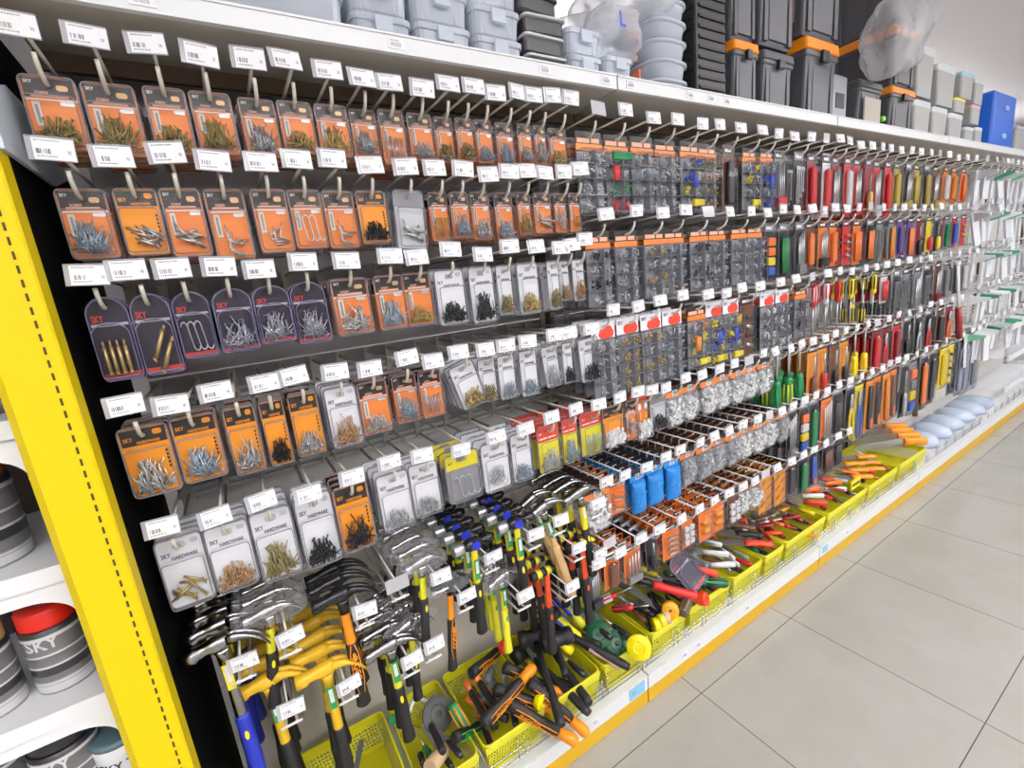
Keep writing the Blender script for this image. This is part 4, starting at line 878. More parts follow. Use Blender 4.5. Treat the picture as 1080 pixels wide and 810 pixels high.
rowB=[(-.23,A('ks','black and steel clips')),(-.11,A('ss','small steel pins')),(.01,A('bs','brass and steel rings')),(.11,A('gs','blue zinc hooks')),(.23,A('ks','black and steel nuts')),(.34,A('sg','steel bolts')),(.46,A('ss','steel washers')),(.57,A('gs','bright zinc bolts')),(.66,T('dark','orange','squares','orange yellow and blue blocks',.07,.22)),(.77,T('dark','green','sticks','black carded green topped sticks',.07,.22)),(.88,T('dark','steel','bits','dark carded steel bits',.07,.22)),(.97,T('brown','orange','slab','brown and orange carded tool',.07,.2)),(1.07,T('orange','dark','bits','orange carded dark bits',.08,.2)),(1.17,T('orange','orange','slab','plain orange carded tool',.07,.2)),(1.28,T('red','orange','spring','orange and white carded springs',.07,.2)),(1.40,T('orange','orange','sticks','fan of orange sticks on a card',.085,.21)),(1.52,T('dark','orange','sticks','black carded orange sticks',.075,.21)),(1.64,T('grey','steel','spanners','grey carded spanners',.08,.21)),(1.76,T('grey','amber','knife','grey carded amber tool',.08,.22)),(1.88,T('purple','purple','slab','purple carded tool',.08,.2)),(2.0,T('purple','orange','sticks','purple carded orange sticks',.08,.22)),(2.12,T('dred','dark','driver','dark red carded driver',.08,.22)),(2.25,T('yellow','red','driver','yellow carded red driver',.08,.2)),(2.38,T('dark','yellow','driver','black carded yellow driver',.08,.2)),(2.52,T('grey','green','slab','grey carded green tool',.08,.2)),(2.66,T('red','blue','slab','red carded blue tool',.08,.19)),(2.8,T('red','yellow','spring','red carded yellow springs',.09,.19))]
far_row(1.685,'far second row',rowB)
W=lambda c,what,w=.1,h=.23:('a','white',c,w,h,what)
D=lambda a,b,down,s=1.:('d',a,b,down,s)
rowC=[(-.23,W('ss','bright steel pins')),(-.12,W('bb','brass screws')),(-.02,W('bs','brass and steel nails')),(.09,W('sg','small zinc bolts')),(.21,A('sOY','orange and yellow wall plugs',.1,.22)),(.32,W('YsB','yellow and blue plugs')),(.41,W('sYB','blue and yellow wall plugs')),(.52,T('brown','dark','spring','brown carded black rings',.09,.24)),(.65,W('ws','white clips')),(.77,W('gw','zinc and white clips')),(.9,A('ks','black hooks',.09,.22)),(1.02,D(('red','white'),('red','white'),False)),(1.13,D(('white','red'),('red','white'),False)),(1.24,D(('red','dred'),('dark','red'),False)),(1.37,D(('yellow','dark'),('yellow','dark'),False)),(1.49,D(('dark','yellow'),('yellow','dark'),True)),(1.61,D(('yellow','dark'),('dark','yellow'),False)),(1.73,T('white','red','sticks','red and white carded rods',.09,.16)),(1.87,T('dark','steel','spanners','black carded steel keys',.09,.26)),(2.01,T('grey','steel','spanners','grey spanner set in clear skin',.11,.28)),(2.15,T('grey','steel','bits','grey socket set in clear skin',.11,.28)),(2.3,T('dark','steel','spanners','dark spanner roll',.11,.26)),(2.45,T('brown','dred','bits','brown carded punch set',.1,.24)),(2.6,T('grey','grey','slab','grey wrapped file set',.1,.24)),(2.76,T('dark','grey','slab','dark grey wrapped tool',.1,.22)),(2.92,T('grey','white','slab','pale grey wrapped tool',.1,.22))]
far_row(1.42,'far third row',rowC)
B=lambda fc,what,w=.095,h=.14,head='o',nb=1:('b',w,h,fc,head,what,nb)
rowD=[(.08,B(white_pl,'white cable clips')),(.17,B(white_pl,'small white cable clips',.08)),(.27,B(white_pl,'round white cable clips')),(.36,B(white_pl,'white nail-in clips')),(.45,B(white_pl,'flat white clips')),(.54,B(white_pl,'wide white clips')),(.63,B(white_pl,'white clips and pins')),(.74,D(('green','green'),('green','yellow'),True,1.3)),(.83,D(('green','yellow'),('green','green'),True,1.3)),(.92,D(('green','green'),('green','yellow'),True,1.3)),(1.02,T('amber','brown','driver','amber carded brown driver',.09,.26)),(1.12,T('amber','red','driver','amber carded red driver',.09,.26)),(1.22,T('brown','dark','driver','brown carded black driver',.09,.27)),(1.33,T('amber','dark','driver','amber carded black driver',.09,.27)),(1.44,D(('yellow','yellow'),('yellow','amber'),True,1.15)),(1.55,D(('yellow','amber'),('yellow','yellow'),True,1.15)),(1.67,T('dred','red','slab','dark red carded wrench',.1,.27)),(1.79,T('dred','red','pliers','red carded pliers',.1,.28)),(1.92,T('red','dred','slab','red carded dark wrench',.1,.28)),(2.07,T('dark','dark','driver','black carded tool',.1,.24)),(2.22,T('dark','steel','pliers','black carded steel pliers',.11,.26)),(2.38,T('dark','red','pliers','black carded red pliers',.12,.28)),(2.55,T('brown','dark','slab','brown wrapped saw',.12,.28)),(2.72,T('dred','orange','pliers','dark red carded orange snips',.12,.26))]
far_row(1.15,'far fourth row',rowD)
rowE=[(-.30,B(white_pl,'loose white clips',.115,.15)),(-.21,T('orange','orange','spring','orange carded springs',.085,.12)),(-.12,B(blue_f,'flat blue pads',.07,.15,'b')),(-.03,B(blue_f,'blue scouring pads',.085,.15,'b')),(.055,B(blue_f,'blue sponges',.08,.16,'b')),(.15,B(grey_cl,'thin grey cable ties',.085)),(.24,B(grey_cl,'grey wall clips')),(.33,B(grey_cl,'pale grey ties')),(.42,B(grey_cl,'long grey ties')),(.51,B(white_pl,'long white ties')),(.60,B(white_pl,'white saddle clips')),(.69,B(white_pl,'tiny white clips')),(.78,B(grey_cl,'grey hook clips',.09,.14)),(.87,T('dark','steel','bits','black carded rivets',.08,.2)),(.96,T('dark','white','squares','black carded white squares',.08,.2)),(1.06,T('dark','green','slab','dark card with green cutter',.09,.24)),(1.17,T('orange','steel','bits','orange framed needle file set',.11,.22)),(1.29,T('dark','dark','sticks','black file set',.1,.24)),(1.41,T('dark','yellow','pliers','black carded yellow pliers',.1,.25)),(1.52,T('yellow','blue','pliers','yellow carded blue pliers',.1,.27)),(1.63,T('amber','dark','knife','amber carded black knife',.1,.26)),(1.73,T('orange','dark','knife','orange carded black knife',.1,.26)),(1.83,T('amber','amber','knife','amber carded amber knife',.1,.26)),(1.93,T('orange','brown','knife','orange carded brown knife',.1,.26)),(2.07,T('dark','steel','driver','black carded steel punch',.1,.28)),(2.21,T('grey','grey','squares','grey beaded chain card',.11,.3)),(2.36,T('dark','orange','slab','black carded orange holster',.12,.3)),(2.52,T('dark','dark','slab','black wrapped belt pouch',.12,.3)),(2.68,T('yellow','yellow','slab','yellow green boxed tool',.14,.24)),(2.83,T('yellow','dark','spring','yellow and brown boxed tool',.12,.24)),(3.0,T('grey','greyblue','slab','grey blue hanging glove',.12,.34)),(3.14,T('greyblue','greyblue','slab','pale blue grey hanging glove',.12,.36)),(3.28,T('greyblue','grey','slab','blue grey hanging sleeve',.12,.36))]
far_row(.9,'far fifth row',rowE)
rowG=[(-.34,T('grey','dark','bits','black pencil set behind an empty tag',.05,.16)),(-.25,T('orange','brown','slab','orange carded hinge',.075,.13,3)),(-.16,T('orange','steel','bits','orange carded steel pins',.085,.14,3)),(-.06,T('dark','dark','driver','black hanging driver with orange foot',.06,.15)),(.04,T('orange','steel','spring','orange carded grey nails',.1,.14)),(.14,T('orange','white','caps','orange carded white caps',.07,.14)),(.24,T('orange','amber','balls','orange carded gold balls',.085,.15)),(.33,T('orange','amber','balls','orange carded brass balls',.085,.15)),(.42,T('brown','white','caps','brown carded white square',.08,.15)),(.5,B(white_pl,'white furniture caps',.085,.13)),(.58,B(white_pl,'white foot pads',.085,.13)),(.67,T('amber','dark','sheet','amber sanding sheet pack',.105,.19)),(.77,T('amber','dark','sheet','thick amber sanding sheet pack',.1,.19)),(.87,T('brown','dark','slab','brown carded scraper',.09,.18)),(.97,T('dark','green','slab','black carded green plane',.09,.2)),(1.07,T('dark','blue','knife','black carded blue cutter',.09,.2)),(1.19,T('dark','brown','sticks','black carded brown chisels',.09,.17)),(1.31,T('brown','dark','sticks','brown carded black chisels',.09,.17))]
far_row(.645,'far sixth row',rowG)
# white pronged hangers at the far end of the rack
def hanger(x,z,i,L,gr=False):
    t=thing('steel_bracket',f"{'green and white' if gr else 'white'} steel bracket hanging at the far rack end, {nth(i)} bracket",'shelf bracket',(x,.14,z),(0,rnd.uniform(-.3,.3),rnd.uniform(-.5,.5)))
    b=MB(); b.box((0,0,-L/2),(.042,.014,L)); link('upright_arm',b.mesh('upright_arm',[br_w]),t)
    b=MB(); b.loft([[(-.006,-.1-.0,-.03),(-.006,-.1,-.015),(-.006,.0,-.0),(-.006,.0,-.06)],[(.006,-.1,-.03),(.006,-.1,-.015),(.006,0,0),(.006,0,-.06)]],0,cap0=True); link('top_arm',b.mesh('top_arm',[gr_m if gr else br_w]),t)
br_w=mat('white_bracket_enamel',(.72,.75,.8),.35); gr_m=mat('green_bracket_enamel',(.06,.28,.14),.4)
k=0
for zz,L in((1.93,.24),(1.68,.26),(1.42,.2),(1.15,.2),(.9,.22)):
    for j in range(11):
        x=(2.95 if zz>1.5 else 3.05)+.125*j+rnd.uniform(-.04,.04)
        hook(x,zz+.03,f"above the {nth(k)} far end bracket",white=True,empty=j%2==0); hanger(x,zz-.03,k,L*rnd.uniform(.7,1.25),gr=(j+int(zz*10))%3==0); k+=1
for j in range(6):
    t=thing('wire_shelf',f"white wire shelf at the far end of the rack, {nth(j)} in order",'shelf',(4.0+.62*(j%2),.3,.34+.24*(j//2)))
    b=MB(); b.box((0,-.24,0),(.6,.012,.04)); link('front_rail',b.mesh('front_rail',[br_w]),t); b=MB()
    for q in range(13): b.tube([(-.29+.048*q,-.24,0),(-.29+.048*q,.16,0)],.003,5)
    link('wires',b.mesh('wires',[br_w]),t)
# ------------------------------------------------------------------ hammers
GS=mat('hammer_grey_steel',(.34,.34,.34),.22,1.); CH=mat('hammer_chrome',(.75,.75,.77),.15,1.); YH=mat('yellow_coated_head',(.78,.47,.02),.4); BLU=mat('royal_blue_grip',(.015,.03,.42),.45); LBL=mat('green_label',(.02,.3,.08),.4)
YG=mat('lime_yellow_neck',(.75,.72,.03),.4); WOOD=mat('pale_ash_wood',(.62,.40,.18),.5,noise=.15,nscale=20); ORG=mat('hi_vis_orange',(.9,.3,.01),.4); REDH=mat('bright_red_neck',(.75,.08,.02),.4); BKM=mat('black_head_steel',(.03,.03,.032),.22,.6)
ST=dict(
 blackclaw=dict(form='claw',head=GS,neck=GS,grip=BLU,spot=yellowp,label=yellowp,L=.42),
 bagged=dict(form='claw',head=CH,neck=YG,grip=rubber,spot=yellowp,L=.27),
 yellow=dict(form='claw',head=YH,neck=YH,grip=rubber,spot=rubber,label=LBL,L=.40),
 orange=dict(form='claw',head=BKM,neck=ORG,grip=rubber,spot=ORG,letter='INGCO',L=.3),
 greyclaw=dict(form='claw',head=GS,neck=YG,grip=rubber,spot=yellowp,label=LBL,L=.3),
 ball=dict(form='ball',head=BKM,neck=yellowp,grip=rubber,spot=yellowp,mark=BLU,label=LBL,L=.28),
 lime=dict(form='claw',head=CH,neck=YG,grip=YG,spot=LBL,label=LBL,L=.3),
 wood=dict(form='claw',head=GS,neck=WOOD,grip=WOOD,spot=WOOD,label=LBL,L=.34),
 stripe=dict(form='stripe',head=rubber,neck=REDH,grip=rubber,spot=REDH,mark=YG,L=.3),
 yclaw=dict(form='claw',head=GS,neck=yellowp,grip=rubber,spot=yellowp,label=yellowp,L=.3))
DESC=dict(blackclaw='grey claw hammer with blue grip',bagged='plastic-wrapped chrome claw hammer',yellow='yellow-headed claw hammer with black grip',orange='black claw hammer with orange neck',greyclaw='grey claw hammer with lime neck',ball='black and chrome ball hammer with blue mark',lime='chrome hammer with lime yellow handle',wood='claw hammer with pale wooden handle',stripe='zebra striped hammer with red neck',yclaw='grey claw hammer with yellow neck')
#      style      x     z(head) n  dy  tilt  hookx hookz wrapped
HAM=[('blackclaw',-1.335,.905,5,.06,.0,.835,0),('bagged',-1.235,.885,5,.06,.12,.845,1),('yellow',-1.275,.745,5,.06,.0,.68,0),('yellow',-1.155,.775,5,.06,.0,.665,0),('orange',-1.09,.885,3,.06,-.03,.83,0),('greyclaw',-1.005,.735,4,.06,.0,.645,0),('bagged',-.89,.90,5,.06,.1,.83,1),('bagged',-.945,.70,5,.06,.08,.655,1),('ball',-.75,.885,5,.06,.0,.82,0),('ball',-.61,.885,5,.06,.0,.83,0),('lime',-.665,.70,4,.06,.0,.66,1),('orange',-.83,.80,1,.06,.15,.745,1),('wood',-.52,.90,2,.06,-.28,.84,0),('yclaw',-.375,.905,4,.06,-.06,.84,0),('stripe',-.50,.665,5,.06,.0,.61,0),('stripe',-.38,.735,4,.06,.0,.67,0)]
wrp=[wrap_mesh(3),wrap_mesh(8)]
for i,(st,x,z,n,dy,tilt,hz,wr) in enumerate(HAM):
    parts=cached(('ham',st),lambda:hammer_parts(ST[st])); d=DESC[st]
    hook(x+.03 if tilt<.1 else x+.02,hz,f"{nth(i)} of the hammer hooks",'double',dx=.008,white=True)
    for k in range(n):
        pos='front of its hook' if k==0 else f"{nth(k)} behind the front one" if k>1 else 'directly behind the front one'
        t=make('hammer',parts,f"{d}, {pos}, {nth(i)} hammer hook",'hammer',(x+rnd.uniform(-.004,.004),.145+dy*k+(.03 if i in(1,2,7,10,14) else 0),hz+.032+.003*(k%2)),(rnd.uniform(-.03,.02),tilt+rnd.uniform(-.04,.04),(.3 if wr else 0)+rnd.uniform(-.05,.05)),f"hammers on the {nth(i)} hammer hook",.86 if wr else 1.)
        if wr: link('plastic_wrap',wrp[k%2],t)
for i,(x,hz) in enumerate(((-.97,.86),(-.30,.69),(-.425,.725))): hook(x,hz,f"{nth(i)} bare double hook among the hammers",'double',white=True,empty=(i!=2))
# ------------------------------------------------------------------ baskets and what lies in them
BK=[(-1.34,-1.02),(-1.0,-.83),(-.81,-.60),(-.585,-.37),(-.35,-.135),(-.12,.07),(.09,.345),(.37,.58),(.60,.75),(.77,1.13),(1.15,1.58),(1.6,1.97),(2.0,2.4)]
for i,(a,c) in enumerate(BK): basket(a,c,i)
def bk(i): return f"{nth(i)} yellow basket from the near end"
DG=mat('dark_green_plastic',(.008,.09,.035),.4); BY=mat('vivid_yellow_plastic',(.9,.78,.0),.35); GG=mat('bright_green_grip',(.03,.45,.06),.4)
mal=mallet_parts(rubber,rubber); 
def rp(i,n,f):
    for k in range(n): f(k)

def fill_basket(i,items):
    a,c=BK[i]; n=len(items)
    for k,(kd,c1) in enumerate(items):
        parts={'file':lambda:file_parts(cm_(c1,.5)),'driver':lambda:screwdriver_parts(c1,'dark',.24),'cutter':lambda:knife_parts(rubber,cm_(c1),'SKY'),'wrench':lambda:wrench_parts(cm_(c1)),'putty':lambda:putty_parts(cm_(c1)),'saw':lambda:saw_parts(cm_(c1),steel)}[kd]
        pt=proto(('fill',kd,c1),parts); x=a+.03+(c-a-.06)*((k*.618)%1); y=.12+.07*((k*.37)%1); z=.185+.1*k/n
        rx=PI/2 if kd in('saw','wrench') and k%2 else rnd.uniform(-.3,.3)
        make({'file':'file','driver':'screwdriver','cutter':'utility_cutter','wrench':'adjustable_wrench','putty':'putty_knife','saw':'handsaw'}[kd],pt,f"{'black' if c1=='dark' else c1} handled {kd} in the pile, {nth(k)} from bottom, {nth(i)} yellow basket",{'file':'file','driver':'screwdriver','cutter':'cutter','wrench':'wrench','putty':'putty knife','saw':'saw'}[kd],(x,y,z),(rx,rnd.uniform(-.16,.02),PI/2+rnd.uniform(-.55,.55)),None,.8 if (c-a)>.2 else .7)
fill_basket(0,[('file','dark'),('cutter','dark'),('file','dark'),('cutter','green'),('file','dark'),('driver','dark')])
fill_basket(1,[('cutter','dark'),('file','dark'),('driver','green'),('file','dark'),('cutter','dark')])
fill_basket(2,[('cutter','orange'),('file','dark'),('cutter','dark'),('file','dark'),('cutter','orange'),('cutter','orange'),('driver','dark'),('cutter','orange')])
fill_basket(3,[('file','dark'),('file','dark'),('driver','dark'),('file','dark'),('cutter','dark'),('file','dark')])
fill_basket(4,[('file','dark'),('cutter','dark'),('file','dark'),('driver','red'),('file','dark'),('cutter','green'),('driver','dark'),('file','dark')])
fill_basket(5,[('file','dark'),('cutter','dark'),('wrench','dark'),('file','dark'),('cutter','dark'),('file','brown'),('saw','dark'),('cutter','dark'),('file','dark'),('driver','dark'),('wrench','dark'),('file','dark')])
fill_basket(6,[('cutter','dark'),('file','dark'),('cutter','dark'),('file','red'),('wrench','dark'),('cutter','red'),('file','dark'),('cutter','green'),('file','dark'),('cutter','red'),('driver','green'),('file','dark'),('cutter','dark'),('file','dark')])
fill_basket(7,[('putty','white'),('saw','dark'),('putty','steel'),('file','red'),('putty','white'),('saw','brown'),('putty','grey'),('putty','white')])
fill_basket(8,[('saw','red'),('saw','dark'),('file','green'),('saw','dred'),('saw','red'),('putty','white'),('saw','dred')])
fill_basket(9,[('wrench','dred'),('wrench','dark'),('saw','dred'),('wrench','red'),('wrench','brown'),('saw','dred'),('wrench','dark'),('wrench','red'),('saw','brown'),('wrench','dred'),('wrench','orange'),('file','yellow')])
fill_basket(10,[('saw','red'),('putty','grey'),('saw','dred'),('putty','steel'),('saw','brown'),('putty','orange'),('saw','dark'),('saw','red'),('putty','white'),('saw','dred')])
fill_basket(11,[('saw','orange'),('saw','amber'),('saw','dark'),('saw','brown'),('putty','red'),('saw','orange')])
# basket 2: white framed saws, a roller and a disc
make('hacksaw',frame_parts(white_pl),"white framed small hacksaw with green handle in the second yellow basket",'saw',(-.935,.3,.345),(PI*.1,.95,.9)); 
make('paint_roller',roller_parts(mat('tan_fleece',(.5,.36,.2),.9,noise=.2)),"tan fleece paint roller in the second yellow basket",'paint roller',(-.965,.14,.26),(0,.35,.7))
make('grinding_disc',disc_parts(mat('dark_grey_disc',(.06,.065,.06),.6),.05,.008),"dark grey grinding disc in the second yellow basket",'disc',(-.885,.27,.27),(.9,.3,0))
make('screwdriver',screwdriver_parts('green','amber',.2),"green handled screwdriver with amber end in the second yellow basket",'screwdriver',(-.845,.25,.30),(0,.9,-1.2),None,1.2)
make('cutter_knife',knife_parts(rubber,GG,'SKY'),"black and green cutter knife in the second yellow basket",'knife',(-.88,.16,.28),(0,.6,.5))
# basket 3: black and orange trimmed cutters
for k,(x,y,z,a,t_) in enumerate([(-.80,.13,.30,.25,-.1),(-.72,.2,.315,-.55,.5),(-.70,.15,.29,-.75,.55),(-.66,.24,.33,-.6,.6),(-.62,.16,.31,-.9,.7),(-.75,.3,.31,.5,.3)]):
    make('utility_cutter',knife_parts(rubber,ORG),f"black utility cutter with orange trim in the third yellow basket, {['lying at the front rim','pointing up at the middle','leaning on the front rim','standing at the rear','leaning on the far rim','lying at the back'][k]}",'cutter',(x,y,z),(0,t_,a),None,1.15)
make('tape_roll',disc_parts(BY,.026,.02,BY),"small yellow disc at the front corner of the third yellow basket",'tape roll',(-.605,.12,.262),(PI/2,0,.2))
make('tape_roll',disc_parts(plug_r,.02,.02),"small red disc in the third yellow basket",'tape roll',(-.62,.3,.34),(PI/2,0,.4))
for k in range(3): make('brush_roller',roller_parts(cm_('grey',.6)),f"grey mini roller in the third yellow basket, {nth(k)} of three",'paint roller',(-.76+.03*k,.25+.03*k,.23),(0,.2,.4+.2*k),None,.7)
# basket 4: black mallets and a yellow and blue cutter
for k,(x,y,z,rx,ry,rz) in enumerate([(-.525,.33,.25,-1.45,0,.12),(-.44,.35,.25,-1.47,0,-.1),(-.50,.30,.312,-1.38,0,-.35),(-.46,.22,.335,-1.75,.0,2.9),(-.43,.31,.325,-1.3,0,.5)]):
    make('rubber_mallet',mal,f"black rubber mallet in the fourth yellow basket, {['handle out over the front rim','low beside the cutter','across the middle','handle pointing to the back','uppermost of the heap'][k]}",'mallet',(x,y,z),(rx,ry,rz))
make('bolt_cutter',cutter_parts(BY,BLU),"yellow and blue handled bolt cutter leaning on the fourth yellow basket",'cutter',(-.475,.4,.40),(PI/2+.25,.62,-1.05))
make('bolt_cutter',cutter_parts(YG,BLU),"lime and blue handled cutter behind the fourth yellow basket",'cutter',(-.40,.43,.42),(PI/2+.1,.75,-1.1))
# basket 5
make('handsaw',saw_parts(mat('dusty_pink_handle',(.55,.33,.28),.45),BKM),"thin black saw with pink grey handle over the front of the fifth basket",'saw',(-.30,.085,.235),(PI/2,-.38,2.15))
make('reel',disc_parts(BY,.042,.014,BY),"big bright yellow disc on the rim of the fifth yellow basket",'reel',(-.222,.078,.268),(PI/2-.45,0,-.8))
for k,(x,y,z) in enumerate([(-.285,.21,.262),(-.245,.165,.235),(-.25,.3,.25)]): make('reel',disc_parts(DG,.045,.02),f"dark green disc in the fifth yellow basket, {['upper','front','rear'][k]} one of three",'reel',(x,y,z),(PI/2-.8,0,-.7+.3*k))
for k,(c1,c2,x,y,z,a) in enumerate([('red','white',-.21,.3,.30,-.5),('white','red',-.25,.37,.33,.4),('green','white',-.30,.36,.33,.9),('red','dark',-.18,.25,.29,-1.),('dark','white',-.2,.38,.33,.1),('white','green',-.31,.31,.31,1.2)]): make('screwdriver',screwdriver_parts(c1,c2,.17),f"short {c1} and {c2} handled screwdriver in the fifth yellow basket",'screwdriver',(x,y,z),(0,-.35,a),None,.9)
# basket 6
make('tape_roll',disc_parts(mat('amber_tape',(.85,.38,.01),.35),.031,.024,cm_('brown')),"amber tape roll on edge in the sixth yellow basket",'tape roll',(-.005,.125,.275),(PI/2-.4,0,-.8))
for k,(x,m) in enumerate(((-.055,YG),(-.03,mat('beige_tape',(.6,.42,.25),.5)),(-.085,BY))): make('tape_roll',disc_parts(m,.023,.02),f"{['lime','beige','yellow'][k]} small tape roll in the sixth yellow basket",'tape roll',(x,.125,.255),(0,PI/2,-.35))
make('spirit_level',[('body',(lambda b:(b.rbox((0,0,0),(.07,.03,.045),.006),b.mesh('body',[mat('bronze_grey_metal',(.12,.09,.06),.4,.4)]))[-1])(MB()))],"dark bronze boxed tool on the front rim of the sixth yellow basket",'tool',(.06,.11,.265),(0,-.2,.3))
for k,(hc,x,y,z,rx,rz) in enumerate([(rubber,-.09,.36,.33,.35,-1.2),(ORG,-.06,.42,.36,.45,-1.35),(rubber,.0,.37,.34,.4,-1.05),(YG,.04,.34,.33,.35,-.9),(rubber,.05,.40,.36,.4,-1.2),(BKM,-.1,.40,.38,.4,-.9)]): make('file',file_parts(hc),f"long flat file with {['black','orange','black rubber','lime','dull black','shiny black'][k]} handle in the sixth yellow basket",'file',(x,y,z),(0,rx,rz))
# basket 7
make('pistol_tool',knife_parts(plug_r,black_m,'SKY'),"red gripped tool over the front rim of the seventh yellow basket",'tool',(.115,.095,.285),(0,-.25,2.3),None,1.15)
make('reel',disc_parts(mat('scarlet_cap',(.8,.06,.01),.35),.026,.03,redp),"scarlet round cap at the front of the seventh yellow basket",'reel',(.125,.08,.285),(PI/2-.3,0,.3))
make('pistol_tool',knife_parts(redp,black_m,'SKY'),"red and black gripped tool at the far rim of the seventh yellow basket",'tool',(.27,.12,.30),(0,-.3,2.4))
make('screwdriver',screwdriver_parts('green','dark',.2),"dark green handled screwdriver on the rim of the seventh yellow basket",'screwdriver',(.29,.085,.27),(0,-.15,2.5),None,1.2)
t=make('clear_pack',[('backing_card',cached(('card','purple'),lambda:card_mesh('purple'))),('clear_shell',cached(('shell','arch',True),lambda:shell('arch',NW,NH,.02,[shell_p,rim_p])))],"clear tinted tool pack with pink base lying on the seventh yellow basket",'hardware pack',(.13,.2,.385),(-.75,-.25,.1),None,1.35)
for k,(x,y,z,rx,rz) in enumerate([(.12,.4,.35,.35,-1.3),(.18,.38,.33,.3,-1.1),(.24,.42,.35,.3,-1.2),(.30,.40,.34,.3,-1.0)]): make('file',file_parts([rubber,REDH,DG,rubber][k]),f"long file with {['black','red','dark green','dull black'][k]} handle in the seventh yellow basket",'file',(x,y,z),(0,rx,rz))
# basket 8: putty knives, baskets 9-13: saws, brushes, wrenches
for k in range(5): make('putty_knife',putty_parts(white_pl if k<3 else REDH),f"{'white' if k<3 else 'red'} handled putty knife in the eighth yellow basket, {nth(k)} of five",'putty knife',(.42+.03*k,.14+.05*k,.27+.008*k),(0,-.08,2.6-.25*k))
for k in range(5): make('handsaw',saw_parts([redp,rubber,cm_('brown'),redp,rubber][k],steel),f"{['red','black','brown','bright red','dull black'][k]} handled saw in the ninth yellow basket",'saw',(.66+.02*k,.12+.05*k,.28+.01*k),(PI/2-.2,-.06,2.5-.12*k))
for k in range(9): make('adjustable_wrench',wrench_parts([REDH,cm_('dred'),cm_('brown'),ORG][k%4]),f"{['red','dark red','brown','orange'][k%4]} gripped wrench in the tenth yellow basket, {nth(k)} of nine",'wrench',(.82+.032*k,.16+.045*(k%5),.25+.013*(k%3)),(PI/2,.05,2.4+.2*(k%4)))
for k in range(7): make('putty_knife',putty_parts([redp,white_pl,cm_('orange')][k%3]),f"{['red','white','orange'][k%3]} handled scraper in the eleventh yellow basket, {nth(k)} of seven",'putty knife',(1.22+.05*k,.15+.04*(k%4),.26+.01*(k%3)),(0,-.05,2.3+.2*(k%3)))
b=MB(); b.box((0,0,0),(.1,.004,.05),0); b.box((0,-.003,0),(.08,.002,.012),1); solo('price_card',b.mesh('price_card',[BY,ink]),"yellow price card standing on the eleventh yellow basket",'price card',(1.48,.13,.29))
for k in range(6): make('handsaw',saw_parts([ORG,cm_('amber'),ORG][k%3],steel),f"{['orange','amber','bright orange'][k%3]} handled saw in the twelfth yellow basket, {nth(k)} of six",'saw',(1.70+.05*k,.14+.04*(k%3),.26+.012*(k%3)),(PI/2-.3,-.03,2.6))
for k in range(4): make('handsaw',saw_parts(ORG,steel),f"big orange handled saw lying on the thirteenth yellow basket, {nth(k)} of four",'saw',(2.45+.04*k,.13+.05*k,.27+.012*k),(0,-.05,2.75),None,1.5)
for k in range(6):
    b=MB(); r=random.Random(k); b.loft([[(.09*math.cos(2*PI*j/14)*q*(1+r.uniform(-.1,.1)),.12*math.sin(2*PI*j/14)*q*(1+r.uniform(-.1,.1)),z) for j in range(14)] for q,z in((1,0),(1.02,.03),(.8,.07),(.3,.085))],0,cap0=True,smooth=True); solo('wrapped_bundle',b.mesh('bundle',[mat('pale_blue_wrap',(.5,.58,.72),.3)]),f"pale blue plastic-wrapped bundle on the far base shelf, {nth(k)} of six",'bundle',(2.75+.24*k,.27,.127))
make('file',file_parts(ORG),"orange and white packet hanging over the base rail beside the ninth basket",'tool',(1.0,.085,.2),(0,.3,2.2),None,.5)
t=thing('hanging_reach_tool',"long white rod tool with red grip hanging across the far rows",'tool',(2.45,.06,1.31),(0,-.32,0)); b=MB(); b.tube([(0,0,.05),(0,0,-.22)],.008,8); b.tube([(0,0,.07),(0,0,.05)],.014,8); link('rod',b.mesh('rod',[white_pl]),t); b=MB(); b.sweep([(-.22,0,0,.016,.016),(-.42,0,0,.02,.018)],8,0,'z'); link('grip',b.mesh('grip',[cm_('dred')]),t)
# ------------------------------------------------------------------ on top of the shelf
TZ=2.0125
def clear_box(x0,x1,z0,h,d,label,y0=.105,lid=True,lm=None,rows=0):
    t=thing('storage_box',label,'storage box',((x0+x1)/2,y0,z0)); w=x1-x0; b=MB()
    o=lambda k,z:[(p,q+d/2,z) for p,q in rrect(w*k,d*k,.018,n=3)]
    b.loft([o(.93,0),o(.96,.006),o(1,h-.014),o(1.0,h-.012)],0,cap0=True,cap1=False)
    for q in(-.25,.25): b.box((w*q,-.001+d*.02,h*.45),(.003,.004,h*.7),0)
    link('tub',b.mesh('tub',[box_c]),t)
    if lid:
        b=MB(); b.loft([o(1.03,h-.014),o(1.04,h-.004),o(1.0,h),o(.9,h+.002)],0,cap0=True); ld=link('lid',b.mesh('lid',[lm or box_c]),t)
        b=MB(); b.box((0,-.006,h-.02),(.035,.008,.026)); link('latch',b.mesh('latch',[lm or box_c]),ld)
    if rows:
        b=MB()
        for q in range(1,rows): b.box((-w/2+w*q/rows,d/2,h*.45),(.0025,d*.9,h*.75))
        link('dividers',b.mesh('dividers',[box_c]),t)
    return t
clear_box(-1.36,-1.15,TZ,.12,.3,"wide clear organizer box nearest the yellow post on the top shelf",rows=4)
clear_box(-1.14,-.88,TZ,.085,.32,"wide clear organizer box with latch, lower of two beside the first box, top shelf",rows=4)
clear_box(-1.14,-.88,TZ+.09,.085,.32,"wide clear organizer box stacked second from the yellow post",rows=4)
for k in range(3): clear_box(-.865,-.745,TZ+.062*k,.06,.3,f"slim clear organizer box left of the ribbed ones, {['bottom','middle','top'][k]} of its stack",rows=3)
